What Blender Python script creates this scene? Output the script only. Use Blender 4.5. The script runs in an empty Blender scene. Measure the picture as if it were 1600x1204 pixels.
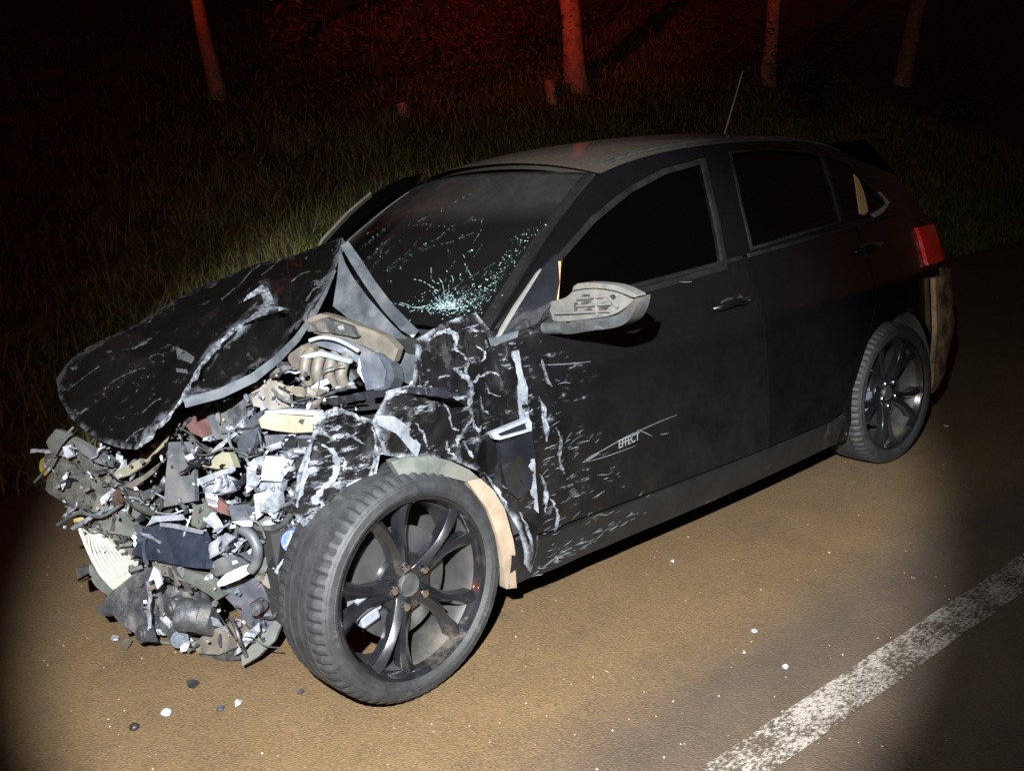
import bpy, bmesh, math, random
from mathutils import Vector, Matrix, noise
from mathutils.geometry import delaunay_2d_cdt
sc = bpy.context.scene
COL = sc.collection
RAD = math.radians

# ------------------------------------------------------------------ camera
CAM = Vector((0.9674, 2.7877, 1.3654))
YAW, PITCH, ROLL, FPX = -2.20060, 0.22774, -0.09841, 1361.6
_f = Vector((math.cos(PITCH)*math.cos(YAW), math.cos(PITCH)*math.sin(YAW), -math.sin(PITCH)))
_r0 = _f.cross(Vector((0, 0, 1))).normalized(); _u0 = _r0.cross(_f)
_rt = _r0*math.cos(ROLL) + _u0*math.sin(ROLL)
_up = _u0*math.cos(ROLL) - _r0*math.sin(ROLL)
cam = bpy.data.cameras.new('camera'); cam.sensor_width = 36; cam.lens = 36*FPX/1600
cam.clip_start = .05; cam.clip_end = 400
co = bpy.data.objects.new('camera', cam); COL.objects.link(co)
m = Matrix.Identity(4)
for i in range(3):
    m[i][0] = _rt[i]; m[i][1] = _up[i]; m[i][2] = -_f[i]; m[i][3] = CAM[i]
co.matrix_world = m
sc.camera = co

# ------------------------------------------------------------------ world: night sky
w = bpy.data.worlds.new('World'); sc.world = w; w.use_nodes = True
nt = w.node_tree; bg = nt.nodes['Background']
sky = nt.nodes.new('ShaderNodeTexSky'); sky.sky_type = 'NISHITA'; sky.sun_disc = False
sky.sun_elevation = RAD(-2); sky.sun_rotation = RAD(200)
mixw = nt.nodes.new('ShaderNodeMix'); mixw.data_type = 'RGBA'; mixw.blend_type = 'MULTIPLY'
mixw.inputs[0].default_value = 1
nt.links.new(sky.outputs[0], mixw.inputs[6]); mixw.inputs[7].default_value = (1.0, .42, .30, 1)
nt.links.new(mixw.outputs[2], bg.inputs[0]); bg.inputs[1].default_value = .15

# ------------------------------------------------------------------ lamps: hand torch beside the camera, red beacon down the road
def spot(name, loc, target, power, size, blend, color, radius):
    l = bpy.data.lights.new(name, 'SPOT'); l.energy = power; l.spot_size = RAD(size); l.spot_blend = blend
    l.color = color; l.shadow_soft_size = radius
    o = bpy.data.objects.new(name, l); COL.objects.link(o); o.location = loc
    o.rotation_euler = (Vector(target)-Vector(loc)).to_track_quat('-Z', 'Y').to_euler()
    return o
TORCH = (1.22, 2.84, 1.84)
spot('torch', TORCH, CAM+(_f+_rt*((738-800)/FPX)-_up*((785-602)/FPX))*2.9, 1850, 53.5, .34, (.97, .985, 1.0), .02)
spot('torch_spill', TORCH, CAM+(_f+_rt*((930-800)/FPX)-_up*((520-602)/FPX))*2.9, 320, 78, 1.0, (.97, .985, 1.0), .02)
spot('police_beacon', (9, 3.2, 2.4), (-8.6, -8.6, 7.3), 13000, 29, 1.0, (1.0, .05, .02), .15)
spot('beacon_glow', (9.2, 3.4, 2.4), (-10, -7.5, 2.9), 380, 66, 1.0, (1.0, .16, .06), .15)

vs = sc.view_settings
vs.view_transform = 'Standard'; vs.look = 'None'; vs.gamma = 1; vs.use_curve_mapping = False
vs.exposure = 0.0
sc.cycles.use_denoising = True
sc.cycles.max_bounces = 6
sc.cycles.sample_clamp_indirect = 4

# ------------------------------------------------------------------ pixel helper: a photo pixel on a real plane
def ray(px, py):
    return _f + _rt*((px-800)/FPX) - _up*((py-602)/FPX)
def at(px, py, ax, v):
    d = ray(px, py); k = 'xyz'.index(ax)
    return CAM + d*((v-CAM[k])/d[k])
def on_plane(px, py, n, p0):
    d = ray(px, py)
    return CAM + d*((p0-CAM).dot(n)/d.dot(n))

# ------------------------------------------------------------------ materials
M = {}
def nodes_of(name):
    mt = bpy.data.materials.new(name); mt.use_nodes = True
    n = mt.node_tree; b = n.nodes['Principled BSDF']
    return mt, n, b
def N(n, t, **kw):
    x = n.nodes.new(t)
    for k, v in kw.items():
        if hasattr(x, k): setattr(x, k, v)
        else: x.inputs[k].default_value = v
    return x
def ramp(n, src, a, b, ca=(0, 0, 0, 1), cb=(1, 1, 1, 1)):
    r = N(n, 'ShaderNodeValToRGB'); r.color_ramp.elements[0].position = a; r.color_ramp.elements[1].position = b
    r.color_ramp.elements[0].color = ca; r.color_ramp.elements[1].color = cb
    n.links.new(src, r.inputs[0]); return r.outputs[0]
def coords(n, scale=(1, 1, 1), rot=(0, 0, 0), geo=True):
    mp = N(n, 'ShaderNodeMapping'); mp.inputs['Scale'].default_value = scale; mp.inputs['Rotation'].default_value = rot
    if geo:
        g = N(n, 'ShaderNodeNewGeometry'); n.links.new(g.outputs['Position'], mp.inputs[0])
    else:
        g = N(n, 'ShaderNodeTexCoord'); n.links.new(g.outputs['Object'], mp.inputs[0])
    return mp.outputs[0]
def noise_tex(n, vec, scale, detail=4, rough=.6):
    t = N(n, 'ShaderNodeTexNoise'); t.inputs['Scale'].default_value = scale; t.inputs['Detail'].default_value = detail
    t.inputs['Roughness'].default_value = rough; n.links.new(vec, t.inputs['Vector']); return t.outputs[0]
def mixc(n, fac, a, b):
    x = N(n, 'ShaderNodeMix'); x.data_type = 'RGBA'
    if hasattr(fac, 'is_linked'): n.links.new(fac, x.inputs[0])
    else: x.inputs[0].default_value = fac
    for i, v in ((6, a), (7, b)):
        if hasattr(v, 'is_linked'): n.links.new(v, x.inputs[i])
        else: x.inputs[i].default_value = (*v, 1)
    return x.outputs[2]
def mathn(n, op, a, b=None, clamp=False):
    x = N(n, 'ShaderNodeMath'); x.operation = op; x.use_clamp = clamp
    for i, v in ((0, a), (1, b)):
        if v is None: continue
        if hasattr(v, 'is_linked'): n.links.new(v, x.inputs[i])
        else: x.inputs[i].default_value = v
    return x.outputs[0]
def bump(n, b, h, strength, dist=.005, prev=None):
    x = N(n, 'ShaderNodeBump'); x.inputs['Strength'].default_value = strength; x.inputs['Distance'].default_value = dist
    n.links.new(h, x.inputs['Height']); n.links.new(x.outputs[0], b.inputs['Normal'])
def simple(name, c1, c2, rough=.5, metal=0, scale=25, bmp=.15, coat=0, spec=.5, dust=0, emis=None):
    mt, n, b = nodes_of(name)
    v = coords(n, geo=False)
    t = noise_tex(n, v, scale, 5, .65)
    col = mixc(n, ramp(n, t, .35, .65), c1, c2)
    if dust:
        t2 = noise_tex(n, coords(n, geo=False), scale*.35, 6, .7)
        fac = ramp(n, t2, .62-dust*.4, .8-dust*.25)
        col = mixc(n, fac, col, (.09, .076, .055))
        n.links.new(mixc(n, fac, (metal,)*3, (0, 0, 0)), b.inputs['Metallic'])
        n.links.new(mixc(n, fac, (rough,)*3, (.85,)*3), b.inputs['Roughness'])
    else:
        b.inputs['Metallic'].default_value = metal
        n.links.new(ramp(n, t, .2, .8, (rough*.75,)*3+(1,), (min(1, rough*1.3),)*3+(1,)), b.inputs['Roughness'])
    n.links.new(col, b.inputs['Base Color'])
    b.inputs['Coat Weight'].default_value = coat; b.inputs['Coat Roughness'].default_value = .05
    b.inputs['Specular IOR Level'].default_value = spec
    if bmp: bump(n, b, noise_tex(n, coords(n, geo=False), scale*2.5, 4), bmp)
    M[name] = mt; return mt

def make_paint(name, scrape=0., dustz=(.15, .75), dust_amt=.085, coat_rough=.03, dustcol=(.075, .064, .045), xr=None, even=False):
    mt, n, b = nodes_of(name)
    g = N(n, 'ShaderNodeNewGeometry'); sp = N(n, 'ShaderNodeSeparateXYZ'); n.links.new(g.outputs['Position'], sp.inputs[0])
    mr = N(n, 'ShaderNodeMapRange'); mr.inputs[1].default_value = dustz[0]; mr.inputs[2].default_value = dustz[1]
    mr.inputs[3].default_value = 1; mr.inputs[4].default_value = .16
    n.links.new(sp.outputs[2], mr.inputs[0])
    t = noise_tex(n, coords(n), 9, 8, .72); t3 = noise_tex(n, coords(n, (1, 1, 1.6)), 70, 3, .7)
    fac = mathn(n, 'MULTIPLY', mathn(n, 'MULTIPLY', mr.outputs[0], ramp(n, t, .3, .75)), mathn(n, 'ADD', .55, t3), True)
    if even: fac = mathn(n, 'ADD', .45, mathn(n, 'MULTIPLY', t3, .9))
    fac = mathn(n, 'MULTIPLY', fac, dust_amt, True)
    col = mixc(n, fac, (.0018, .0019, .0025), dustcol)
    rough = mixc(n, fac, ((.5 if scrape else .3),)*3, (.9,)*3)
    if scrape:
        # rubbed-through paint: pale primer and bare metal; on the wing also painted highlights
        s1 = noise_tex(n, coords(n, (14, 14, 46), (.5, .35, .2)), 1.0, 8, .8)
        s2 = noise_tex(n, coords(n), 9, 3, .5)
        k = mathn(n, 'MULTIPLY', ramp(n, s1, .60-.1*scrape, .66-.1*scrape), ramp(n, s2, .54-.10*scrape, .64-.10*scrape), True)
        if scrape > .1 and not xr:
            pt = ramp(n, g.outputs['Pointiness'], .515, .575); wn = ramp(n, noise_tex(n, coords(n), 14, 5, .75), .42, .62)
            k = mathn(n, 'ADD', mathn(n, 'MULTIPLY', k, .7), mathn(n, 'MULTIPLY', pt, wn), True)
        if xr:
            m2 = N(n, 'ShaderNodeMapRange'); m2.inputs[1].default_value = xr[0]; m2.inputs[2].default_value = xr[1]; n.links.new(sp.outputs[0], m2.inputs[0]); k = mathn(n, 'MULTIPLY', k, m2.outputs[0], True)
        col = mixc(n, k, col, (.30, .33, .37)); rough = mixc(n, k, rough, (.42,)*3)
        cw = mixc(n, k, (1.,)*3, (0.,)*3); n.links.new(cw, b.inputs['Coat Weight'])
        n.links.new(mixc(n, k, (.0,)*3, (.55,)*3), b.inputs['Metallic'])
    else:
        n.links.new(mixc(n, fac, (1.,)*3, (.25,)*3), b.inputs['Coat Weight'])
    n.links.new(col, b.inputs['Base Color']); n.links.new(rough, b.inputs['Roughness'])
    b.inputs['Coat Roughness'].default_value = coat_rough
    b.inputs['Specular IOR Level'].default_value = .15 if scrape > .2 else .4
    bump(n, b, noise_tex(n, coords(n), 45 if scrape < .2 else 70, 3), .03 if scrape < .2 else .14, .003)
    M[name] = mt; return mt
make_paint('paint'); make_paint('paint_dusty', 0, (.2, 1.8), 1.6, .08, (.34, .25, .13))
make_paint('paint_roof', 0, (0, 6), .42, .08, (.12, .105, .078), even=True)
make_paint('paint_wreck', .44, (.1, .9), .1); make_paint('paint_shredded', .75, (.1, .9), .08); make_paint('paint_hood', .22, (0, 6), .09)
make_paint('paint_scuffed', .34, (.1, .75), .16, xr=(-.85, -.5))
simple('black_plastic', (.012, .012, .013), (.03, .029, .028), .5, 0, 30, .2, dust=.25)
simple('gloss_black', (.007, .008, .010), (.012, .013, .016), .16, 0, 8, .05, coat=1)
simple('blue_black_panel', (.012, .016, .027), (.026, .032, .046), .3, 0, 14, .12, coat=.5)
simple('grey_plastic', (.036, .041, .046), (.08, .088, .096), .55, 0, 18, .2, dust=.3)
simple('dark_grey', (0.028, 0.0301, 0.0315), (0.063, 0.0644, 0.063), .5, .2, 22, .25, dust=.3)
simple('beige_plastic', (.06, .054, .045), (.105, .094, .076), .6, 0, 16, .2, dust=.25)
simple('cream', (.15, .145, .10), (.20, .195, .145), .5, 0, 12, .12)
simple('pale_lens', (0.324, 0.342, 0.279), (0.414, 0.423, 0.36), .18, 0, 30, .3, coat=.8)
simple('white_plastic', (.24, .26, .285), (.33, .35, .375), .4, 0, 20, .2)
simple('silver', (.24, .27, .31), (.40, .44, .49), .36, .45, 30, .5, dust=.06)
simple('foil', (.30, .34, .40), (.58, .62, .68), .24, .7, 26, .55)
simple('cast_metal', (.085, .095, .105), (.17, .18, .19), .45, .75, 40, .4, dust=.3)
simple('blue_grey_metal', (0.08, 0.096, 0.12), (0.144, 0.16, 0.184), .35, .6, 20, .25, dust=.12)
simple('pink_plastic', (.075, .036, .034), (.11, .06, .056), .55, 0, 15, .15, dust=.15)
simple('yellow_plastic', (0.154, 0.112, 0.014), (0.196, 0.147, 0.035), .5, 0, 15, .15, dust=.2)
simple('rust', (0.04, 0.01875, 0.00875), (0.07, 0.0375, 0.01875), .85, .1, 30, .4)
simple('flange', (.055, .066, .076), (.125, .138, .148), .38, .35, 14, .15, dust=.12)
simple('liner_beige', (0.189, 0.14, 0.098), (0.252, 0.196, 0.14), .8, 0, 14, .2)
simple('liner_green', (0.049, 0.0574, 0.0504), (0.098, 0.1036, 0.091), .65, 0, 12, .25, dust=.3)
simple('radiator', (0.04, 0.0464, 0.0432), (0.088, 0.0944, 0.084), .6, .4, 60, .8, dust=.35)
simple('rubber', (0.009, 0.01013, 0.01125), (0.0225, 0.024, 0.0255), .66, 0, 26, .3, dust=.03)
simple('rubber_seal', (.012, .012, .013), (.02, .02, .02), .6, 0, 30, .1)
simple('rim_paint', (.007, .0075, .009), (.016, .017, .02), .22, .3, 12, .06, coat=1, dust=.02)
simple('rim_barrel', (0.045, 0.045, 0.045), (0.0765, 0.07425, 0.06975), .5, .5, 10, .1, dust=.1)
simple('chrome', (.75, .76, .78), (.85, .86, .87), .15, 1, 20, .08)
simple('brake_disc', (0.112, 0.1148, 0.1176), (0.168, 0.168, 0.168), .35, .8, 12, .1, dust=.12)
simple('caliper', (0.228, 0.258, 0.312), (0.3, 0.324, 0.372), .35, .4, 15, .2)
simple('blue_cap', (.05, .085, .30), (.08, .12, .36), .35, 0, 15, .05)
simple('dull_trim', (.12, .12, .115), (.2, .195, .18), .5, .2, 15, .1, dust=.2)
simple('frame_trim', (.005, .005, .0055), (.010, .010, .010), .4, .1, 10, .05)
simple('pillar_trim', (.030, .031, .03), (.05, .049, .045), .5, .1, 10, .1, dust=.1)
simple('sill_plastic', (.004, .0045, .005), (.010, .0105, .011), .5, 0, 9, .1, dust=.04)
simple('warm_light_tint', (0.266, 0.168, 0.063), (0.322, 0.217, 0.098), .6, 0, 15, .1)  # orange carries warm light painted on the window seal and quarter trim
simple('mirror_beige', (0.069, 0.0702, 0.0672), (0.114, 0.114, 0.105), .6, 0, 22, .2, dust=.3)
simple('mirror_cover', (.028, .03, .031), (.06, .062, .062), .35, .1, 14, .08, coat=.3, dust=.2)
simple('interior', (.012, .012, .012), (.02, .02, .02), .8, 0, 10, .1)
simple('bark', (.22, .15, .10), (.40, .28, .2), .9, 0, 9, .8)
simple('stone', (.3, .29, .27), (.45, .43, .4), .85, 0, 12, .4)
simple('road_grit', (.16, .12, .08), (.36, .29, .2), .8, 0, 40, .2)
simple('torn_metal', (0.0048, 0.0056, 0.0072), (0.24, 0.264, 0.296), .36, .3, 70, .7)
simple('leaf', (0.03, 0.042, 0.015), (0.06, 0.06, 0.024), .6, 0, 3, 0)
simple('dry_leaf', (0.049, 0.0385, 0.021), (0.077, 0.063, 0.035), .7, 0, 3, 0)
simple('crack_white', (.16, .27, .26), (.34, .46, .44), .2, 0, 60, .3, coat=1)
simple('decal_pale', (.14, .15, .16), (.18, .19, .2), .5, 0, 15, 0)
simple('decal_grey', (0.088, 0.099, 0.11), (0.121, 0.132, 0.143), .5, 0, 15, 0)
def glass(name, alpha_mix, base=(.003, .003, .004), rough=.02):
    mt, n, b = nodes_of(name)
    b.inputs['Base Color'].default_value = (*base, 1); b.inputs['Roughness'].default_value = rough
    b.inputs['Coat Weight'].default_value = .58
    if name == 'screen_glass':
        g = N(n, 'ShaderNodeNewGeometry'); sp = N(n, 'ShaderNodeSeparateXYZ'); n.links.new(g.outputs['Position'], sp.inputs[0])
        m1 = N(n, 'ShaderNodeMapRange'); m1.inputs[1].default_value = 1.235; m1.inputs[2].default_value = 1.30; n.links.new(sp.outputs[2], m1.inputs[0])
        m2 = N(n, 'ShaderNodeMapRange'); m2.inputs[1].default_value = -.36; m2.inputs[2].default_value = -.50; n.links.new(sp.outputs[1], m2.inputs[0])
        dm = mathn(n, 'MULTIPLY', mathn(n, 'MAXIMUM', m1.outputs[0], m2.outputs[0]), ramp(n, noise_tex(n, coords(n), 8, 5, .7), .2, .8, (.5, .5, .5, 1)), True)
        n.links.new(mixc(n, dm, (.005, .0052, .0055), (.021, .020, .018)), b.inputs['Base Color']); n.links.new(mixc(n, dm, (.03,)*3, (.6,)*3), b.inputs['Roughness'])
    tb = N(n, 'ShaderNodeBsdfTransparent'); tb.inputs[0].default_value = (.4, .5, .48, 1)
    mx = N(n, 'ShaderNodeMixShader'); mx.inputs[0].default_value = 1-alpha_mix
    n.links.new(tb.outputs[0], mx.inputs[1]); n.links.new(b.outputs[0], mx.inputs[2])
    n.links.new(mx.outputs[0], n.nodes['Material Output'].inputs[0]); M[name] = mt
glass('tinted_glass', .06, (.0004, .0004, .0005)); glass('screen_glass', .16, (.0005, .0006, .0006))
def lens(name, c):
    mt, n, b = nodes_of(name); b.inputs['Base Color'].default_value = (*c, 1); b.inputs['Roughness'].default_value = .12
    b.inputs['Coat Weight'].default_value = 1; b.inputs['Specular IOR Level'].default_value = .8
    vo = N(n, 'ShaderNodeTexVoronoi'); vo.inputs['Scale'].default_value = 60
    n.links.new(coords(n, geo=False), vo.inputs['Vector']); bump(n, b, vo.outputs[0], .2, .004); M[name] = mt
lens('red_lens', (.55, .012, .012))

# asphalt: dusty tan shoulder, cleaner darker strip beside the line
mt, n, b = nodes_of('asphalt'); M['asphalt'] = mt
g = N(n, 'ShaderNodeNewGeometry'); sp = N(n, 'ShaderNodeSeparateXYZ'); n.links.new(g.outputs['Position'], sp.inputs[0])
wob = noise_tex(n, coords(n), 2.2, 5, .6)
ypos = mathn(n, 'ADD', sp.outputs[1], mathn(n, 'MULTIPLY', mathn(n, 'SUBTRACT', wob, .5), .22))
lane = ramp(n, mathn(n, 'MULTIPLY', ypos, .5), .56, .69)
agg = N(n, 'ShaderNodeTexVoronoi'); agg.inputs['Scale'].default_value = 170; n.links.new(coords(n), agg.inputs['Vector'])
fine = noise_tex(n, coords(n), 150, 3, .7); big = noise_tex(n, coords(n), 5, 7, .65)
dustc = mixc(n, ramp(n, big, .3, .7), (.086, .051, .018), (.122, .075, .029))
lanec = mixc(n, ramp(n, big, .35, .7), (.040, .0265, .017), (.062, .042, .026))
col = mixc(n, lane, dustc, lanec)
st_ = noise_tex(n, coords(n, (1, 1.5, 1)), 2.7, 6, .65)
col = mixc(n, mathn(n, 'MULTIPLY', ramp(n, st_, .55, .72), .55), col, (.045, .028, .016))
vcell = N(n, 'ShaderNodeSeparateColor'); n.links.new(agg.outputs['Color'], vcell.inputs[0])
col = mixc(n, mathn(n, 'MULTIPLY', ramp(n, vcell.outputs[0], .55, 1.0), mathn(n, 'SUBTRACT', .55, mathn(n, 'MULTIPLY', lane, .38))), col, (.165, .105, .045))
col = mixc(n, mathn(n, 'MULTIPLY', ramp(n, vcell.outputs[1], .6, 1.0), .6), col, (.035, .026, .018))
col = mixc(n, mathn(n, 'MULTIPLY', ramp(n, fine, .5, .8), mathn(n, 'SUBTRACT', 1.0, mathn(n, 'MULTIPLY', lane, .6))), col, (.165, .105, .045))
col = mixc(n, ramp(n, fine, .27, .40, (1, 1, 1, 1), (0, 0, 0, 1)), col, (.05, .036, .024))
n.links.new(col, b.inputs['Base Color']); b.inputs['Roughness'].default_value = .88
bump(n, b, mathn(n, 'ADD', agg.outputs[0], fine), .34, .005)
# worn white line
mt, n, b = nodes_of('line_paint'); M['line_paint'] = mt
f1 = noise_tex(n, coords(n, (1, 1.6, 1), (0, 0, -.1)), 75, 4, .75); f2 = noise_tex(n, coords(n), 9, 4, .6)
k = ramp(n, mathn(n, 'ADD', f1, mathn(n, 'MULTIPLY', mathn(n, 'SUBTRACT', f2, .5), .6)), .44, .62)
n.links.new(mixc(n, k, (.05, .036, .024), (.27, .245, .21)), b.inputs['Base Color']); b.inputs['Roughness'].default_value = .7
bump(n, b, f1, .7, .006)
# bank soil
mt, n, b = nodes_of('soil'); M['soil'] = mt
s = noise_tex(n, coords(n), 2.5, 8, .7)
n.links.new(mixc(n, ramp(n, s, .35, .65), (.045, .05, .018), (.13, .085, .045)), b.inputs['Base Color']); b.inputs['Roughness'].default_value = .95
bump(n, b, noise_tex(n, coords(n), 18, 6), 1, .05)
for nm, c1, c2 in (('grass_green', (.085, .135, .022), (.17, .145, .045)),):
    mt, n, b = nodes_of(nm); M[nm] = mt
    s = noise_tex(n, coords(n), 3.1, 6, .7); s2 = noise_tex(n, coords(n), 30, 2, .6)
    cc = mixc(n, ramp(n, s, .38, .62), c1, c2); cc = mixc(n, ramp(n, s2, .5, .7), cc, (.17, .125, .06))
    n.links.new(cc, b.inputs['Base Color']); b.inputs['Roughness'].default_value = .7

# ------------------------------------------------------------------ object helpers
WO = {}                       # world origin of every object made here
def empty(name, loc, parent=None):
    o = bpy.data.objects.new(name, None); COL.objects.link(o); o.empty_display_size = .1
    loc = Vector(loc); WO[o.name] = loc
    o.location = loc-(WO[parent.name] if parent else Vector())
    o.parent = parent; return o
def tag(o, label, cat, group=None):
    o['label'] = label; o['category'] = cat
    if group: o['group'] = group
    return o
def mesh_obj(name, verts, faces, mat, parent=None, smooth=40, recenter=True, recalc=True, kind=None, label=None):
    vs_ = [Vector(v) for v in verts]
    c = Vector()
    if recenter and vs_:
        lo = Vector(map(min, zip(*vs_))); hi = Vector(map(max, zip(*vs_))); c = (lo+hi)/2
    me = bpy.data.meshes.new(name); me.from_pydata([v-c for v in vs_], [], faces); me.validate()
    if 0 < len(faces) < 40000 and recalc:
        bm = bmesh.new(); bm.from_mesh(me); bmesh.ops.recalc_face_normals(bm, faces=bm.faces); bm.to_mesh(me); bm.free()
    me.update()
    me.materials.append(M[mat] if isinstance(mat, str) else mat)
    if smooth:
        me.polygons.foreach_set('use_smooth', [True]*len(me.polygons))
        me.set_sharp_from_angle(angle=RAD(smooth))
    o = bpy.data.objects.new(name, me); COL.objects.link(o)
    WO[o.name] = c; o.location = c-(WO[parent.name] if parent else Vector()); o.parent = parent
    if kind: o['kind'] = kind
    if label: o['label'] = label
    return o
class MB:
    def __init__(s): s.v = []; s.f = []
    def add(s, v, f):
        k = len(s.v); s.v += [Vector(x) for x in v]; s.f += [tuple(i+k for i in q) for q in f]; return s
    def box(s, c, d, rot=None):
        c = Vector(c); r = rot or Matrix.Identity(3)
        v = [c + r @ Vector((d[0]*a, d[1]*b_, d[2]*e))/2 for a in (-1, 1) for b_ in (-1, 1) for e in (-1, 1)]
        return s.add(v, [(0, 1, 3, 2), (4, 6, 7, 5), (0, 4, 5, 1), (2, 3, 7, 6), (0, 2, 6, 4), (1, 5, 7, 3)])
    def tube(s, pts, r, seg=10, cap=True):
        pts = [Vector(p) for p in pts]; rs = r if isinstance(r, (list, tuple)) else [r]*len(pts)
        rings = []; prev = None
        for i, p in enumerate(pts):
            d = (pts[min(i+1, len(pts)-1)]-pts[max(i-1, 0)]).normalized()
            a = d.orthogonal().normalized() if prev is None else (prev-d*prev.dot(d)).normalized()
            prev = a; bb = d.cross(a)
            rings.append([p+(a*math.cos(t)+bb*math.sin(t))*rs[i] for t in [2*math.pi*j/seg for j in range(seg)]])
        v = [q for rg in rings for q in rg]; f = []
        for i in range(len(pts)-1):
            for j in range(seg):
                f.append((i*seg+j, i*seg+(j+1) % seg, (i+1)*seg+(j+1) % seg, (i+1)*seg+j))
        if cap: f += [tuple(range(seg))[::-1], tuple((len(pts)-1)*seg+j for j in range(seg))]
        return s.add(v, f)
    def lathe(s, prof, seg, mtx, closed=False):
        # profile (r, axial) about local Y
        v = []; f = []; k = len(prof)
        for i in range(seg):
            t = 2*math.pi*i/seg
            for (r, a) in prof:
                rr = r(i) if callable(r) else r
                v.append(mtx @ Vector((rr*math.cos(t), a, rr*math.sin(t))))
        for i in range(seg):
            j = (i+1) % seg
            for q in range(k-1): f.append((i*k+q, i*k+q+1, j*k+q+1, j*k+q))
        return s.add(v, f)
    def build(s, name, mat, parent=None, **kw): return mesh_obj(name, s.v, s.f, mat, parent, **kw)

def inside(p, poly):
    x, y = p; r = False; k = len(poly)-1
    for i in range(len(poly)):
        xi, yi = poly[i]; xj, yj = poly[k]
        if (yi > y) != (yj > y) and x < (xj-xi)*(y-yi)/(yj-yi)+xi: r = not r
        k = i
    return r
def resample(poly, step, closed=True):
    out = []; k = len(poly)
    for i in range(k if closed else k-1):
        a = Vector(poly[i]); b_ = Vector(poly[(i+1) % k]); q = max(1, int((b_-a).length/step))
        for j in range(q): out.append(tuple(a.lerp(b_, j/q)))
    if not closed: out.append(tuple(poly[-1]))
    return out
def spline(pts, q=6, closed=False):
    P_ = [Vector(p) for p in pts]; k = len(P_); out = []
    for i in range(k if closed else k-1):
        p0 = P_[(i-1) % k] if closed or i else P_[0]; p1 = P_[i]; p2 = P_[(i+1) % k]
        p3 = P_[(i+2) % k] if closed or i+2 < k else P_[-1]
        for j in range(q):
            t = j/q
            out.append(.5*((2*p1)+(p2-p0)*t+(2*p0-5*p1+4*p2-p3)*t*t+(3*p1-p0-3*p2+p3)*t**3))
    if not closed: out.append(P_[-1])
    return [tuple(p) for p in out]
def dist_edge(p, segs):
    best = 1e9
    for (ax, ay, bx, by) in segs:
        dx, dy = bx-ax, by-ay; L = dx*dx+dy*dy
        t = 0 if L == 0 else max(0, min(1, ((p[0]-ax)*dx+(p[1]-ay)*dy)/L))
        best = min(best, (p[0]-ax-t*dx)**2+(p[1]-ay-t*dy)**2)
    return math.sqrt(best)
def tri2d(outline, holes, step):
    out = resample(outline, step); hs = [resample(h, step) for h in holes]
    pts = list(out); edges = [(i, (i+1) % len(out)) for i in range(len(out))]
    for h in hs:
        k = len(pts); pts += h; edges += [(k+i, k+(i+1) % len(h)) for i in range(len(h))]
    segs = [(*pts[a], *pts[b_]) for a, b_ in edges]
    xs = [p[0] for p in out]; ys_ = [p[1] for p in out]
    y = min(ys_)+step*.5; row = 0
    while y < max(ys_):
        x = min(xs)+(step*.5 if row % 2 else 0)
        while x < max(xs):
            p = (x, y)
            if inside(p, out) and not any(inside(p, h) for h in hs) and dist_edge(p, segs) > step*.45: pts.append(p)
            x += step
        y += step*.87; row += 1
    r = delaunay_2d_cdt([Vector(p) for p in pts], edges, [], 0, 1e-6)
    V2 = [tuple(p) for p in r[0]]
    F = []
    for f in r[2]:
        c = (sum(V2[i][0] for i in f)/3, sum(V2[i][1] for i in f)/3)
        if inside(c, out) and not any(inside(c, h) for h in hs): F.append(tuple(f))
    return V2, F
def solid(V2, F, fn, back, name, mat, parent, smooth=40, flip=False, **kw):
    """sheet fn(u,v)->Vector, walls and a back skin along back(Vector, u, v)."""
    V = [fn(*p) for p in V2]; k = len(V)
    B = [back(V[i], *V2[i]) for i in range(k)]
    cnt = {}
    for f in F:
        for a, b_ in zip(f, f[1:]+f[:1]): cnt[(a, b_)] = 1
    faces = [tuple(f) for f in F]+[tuple(i+k for i in f[::-1]) for f in F]
    for (a, b_) in cnt:
        if (b_, a) not in cnt: faces.append((b_, a, a+k, b_+k))
    if flip: faces = [f[::-1] for f in faces]
    return mesh_obj(name, V+B, faces, mat, parent, smooth, **kw)

def fbm(p, s, o=3):
    t = 0; a = 1
    for i in range(o): t += a*noise.noise(Vector(p)*s*2**i + Vector((7.3*i, 1.7, 3.1))); a *= .5
    return t
_CR = {}
def crease(p, seed, f=7., K=6):
    """folded-sheet height: overlapping straight folds, facets stay flat between them"""
    key = (seed, f, K)
    if key not in _CR:
        r_ = random.Random(seed*7+1); _CR[key] = [(Vector((r_.gauss(0, 1), r_.gauss(0, 1), r_.gauss(0, 1))).normalized()*f*r_.uniform(.35, 1.5), r_.random()) for k in range(K)]
    p = Vector(p); q = p+Vector((noise.noise(p*4+Vector((seed, 0, 0))), noise.noise(p*4+Vector((0, seed, 3))), noise.noise(p*4+Vector((9, 0, seed)))))*.035; t = 0
    for d, ph in _CR[key]:
        v = q.dot(d)+ph; t += (2*abs(v-math.floor(v)-.5)-.5)/(.6+d.length/f)
    return t/K**.5
def ridge(p, s, seed=0, oc=3):
    q = Vector(p)*s + Vector((seed*3.7, seed*1.3, seed*9.1))
    t = 0; a = 1
    for i in range(oc): t += a*(1-2*abs(noise.noise(q*2**i+Vector((i*5.1, 0, 0))))); a *= .5
    return t-.9

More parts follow.
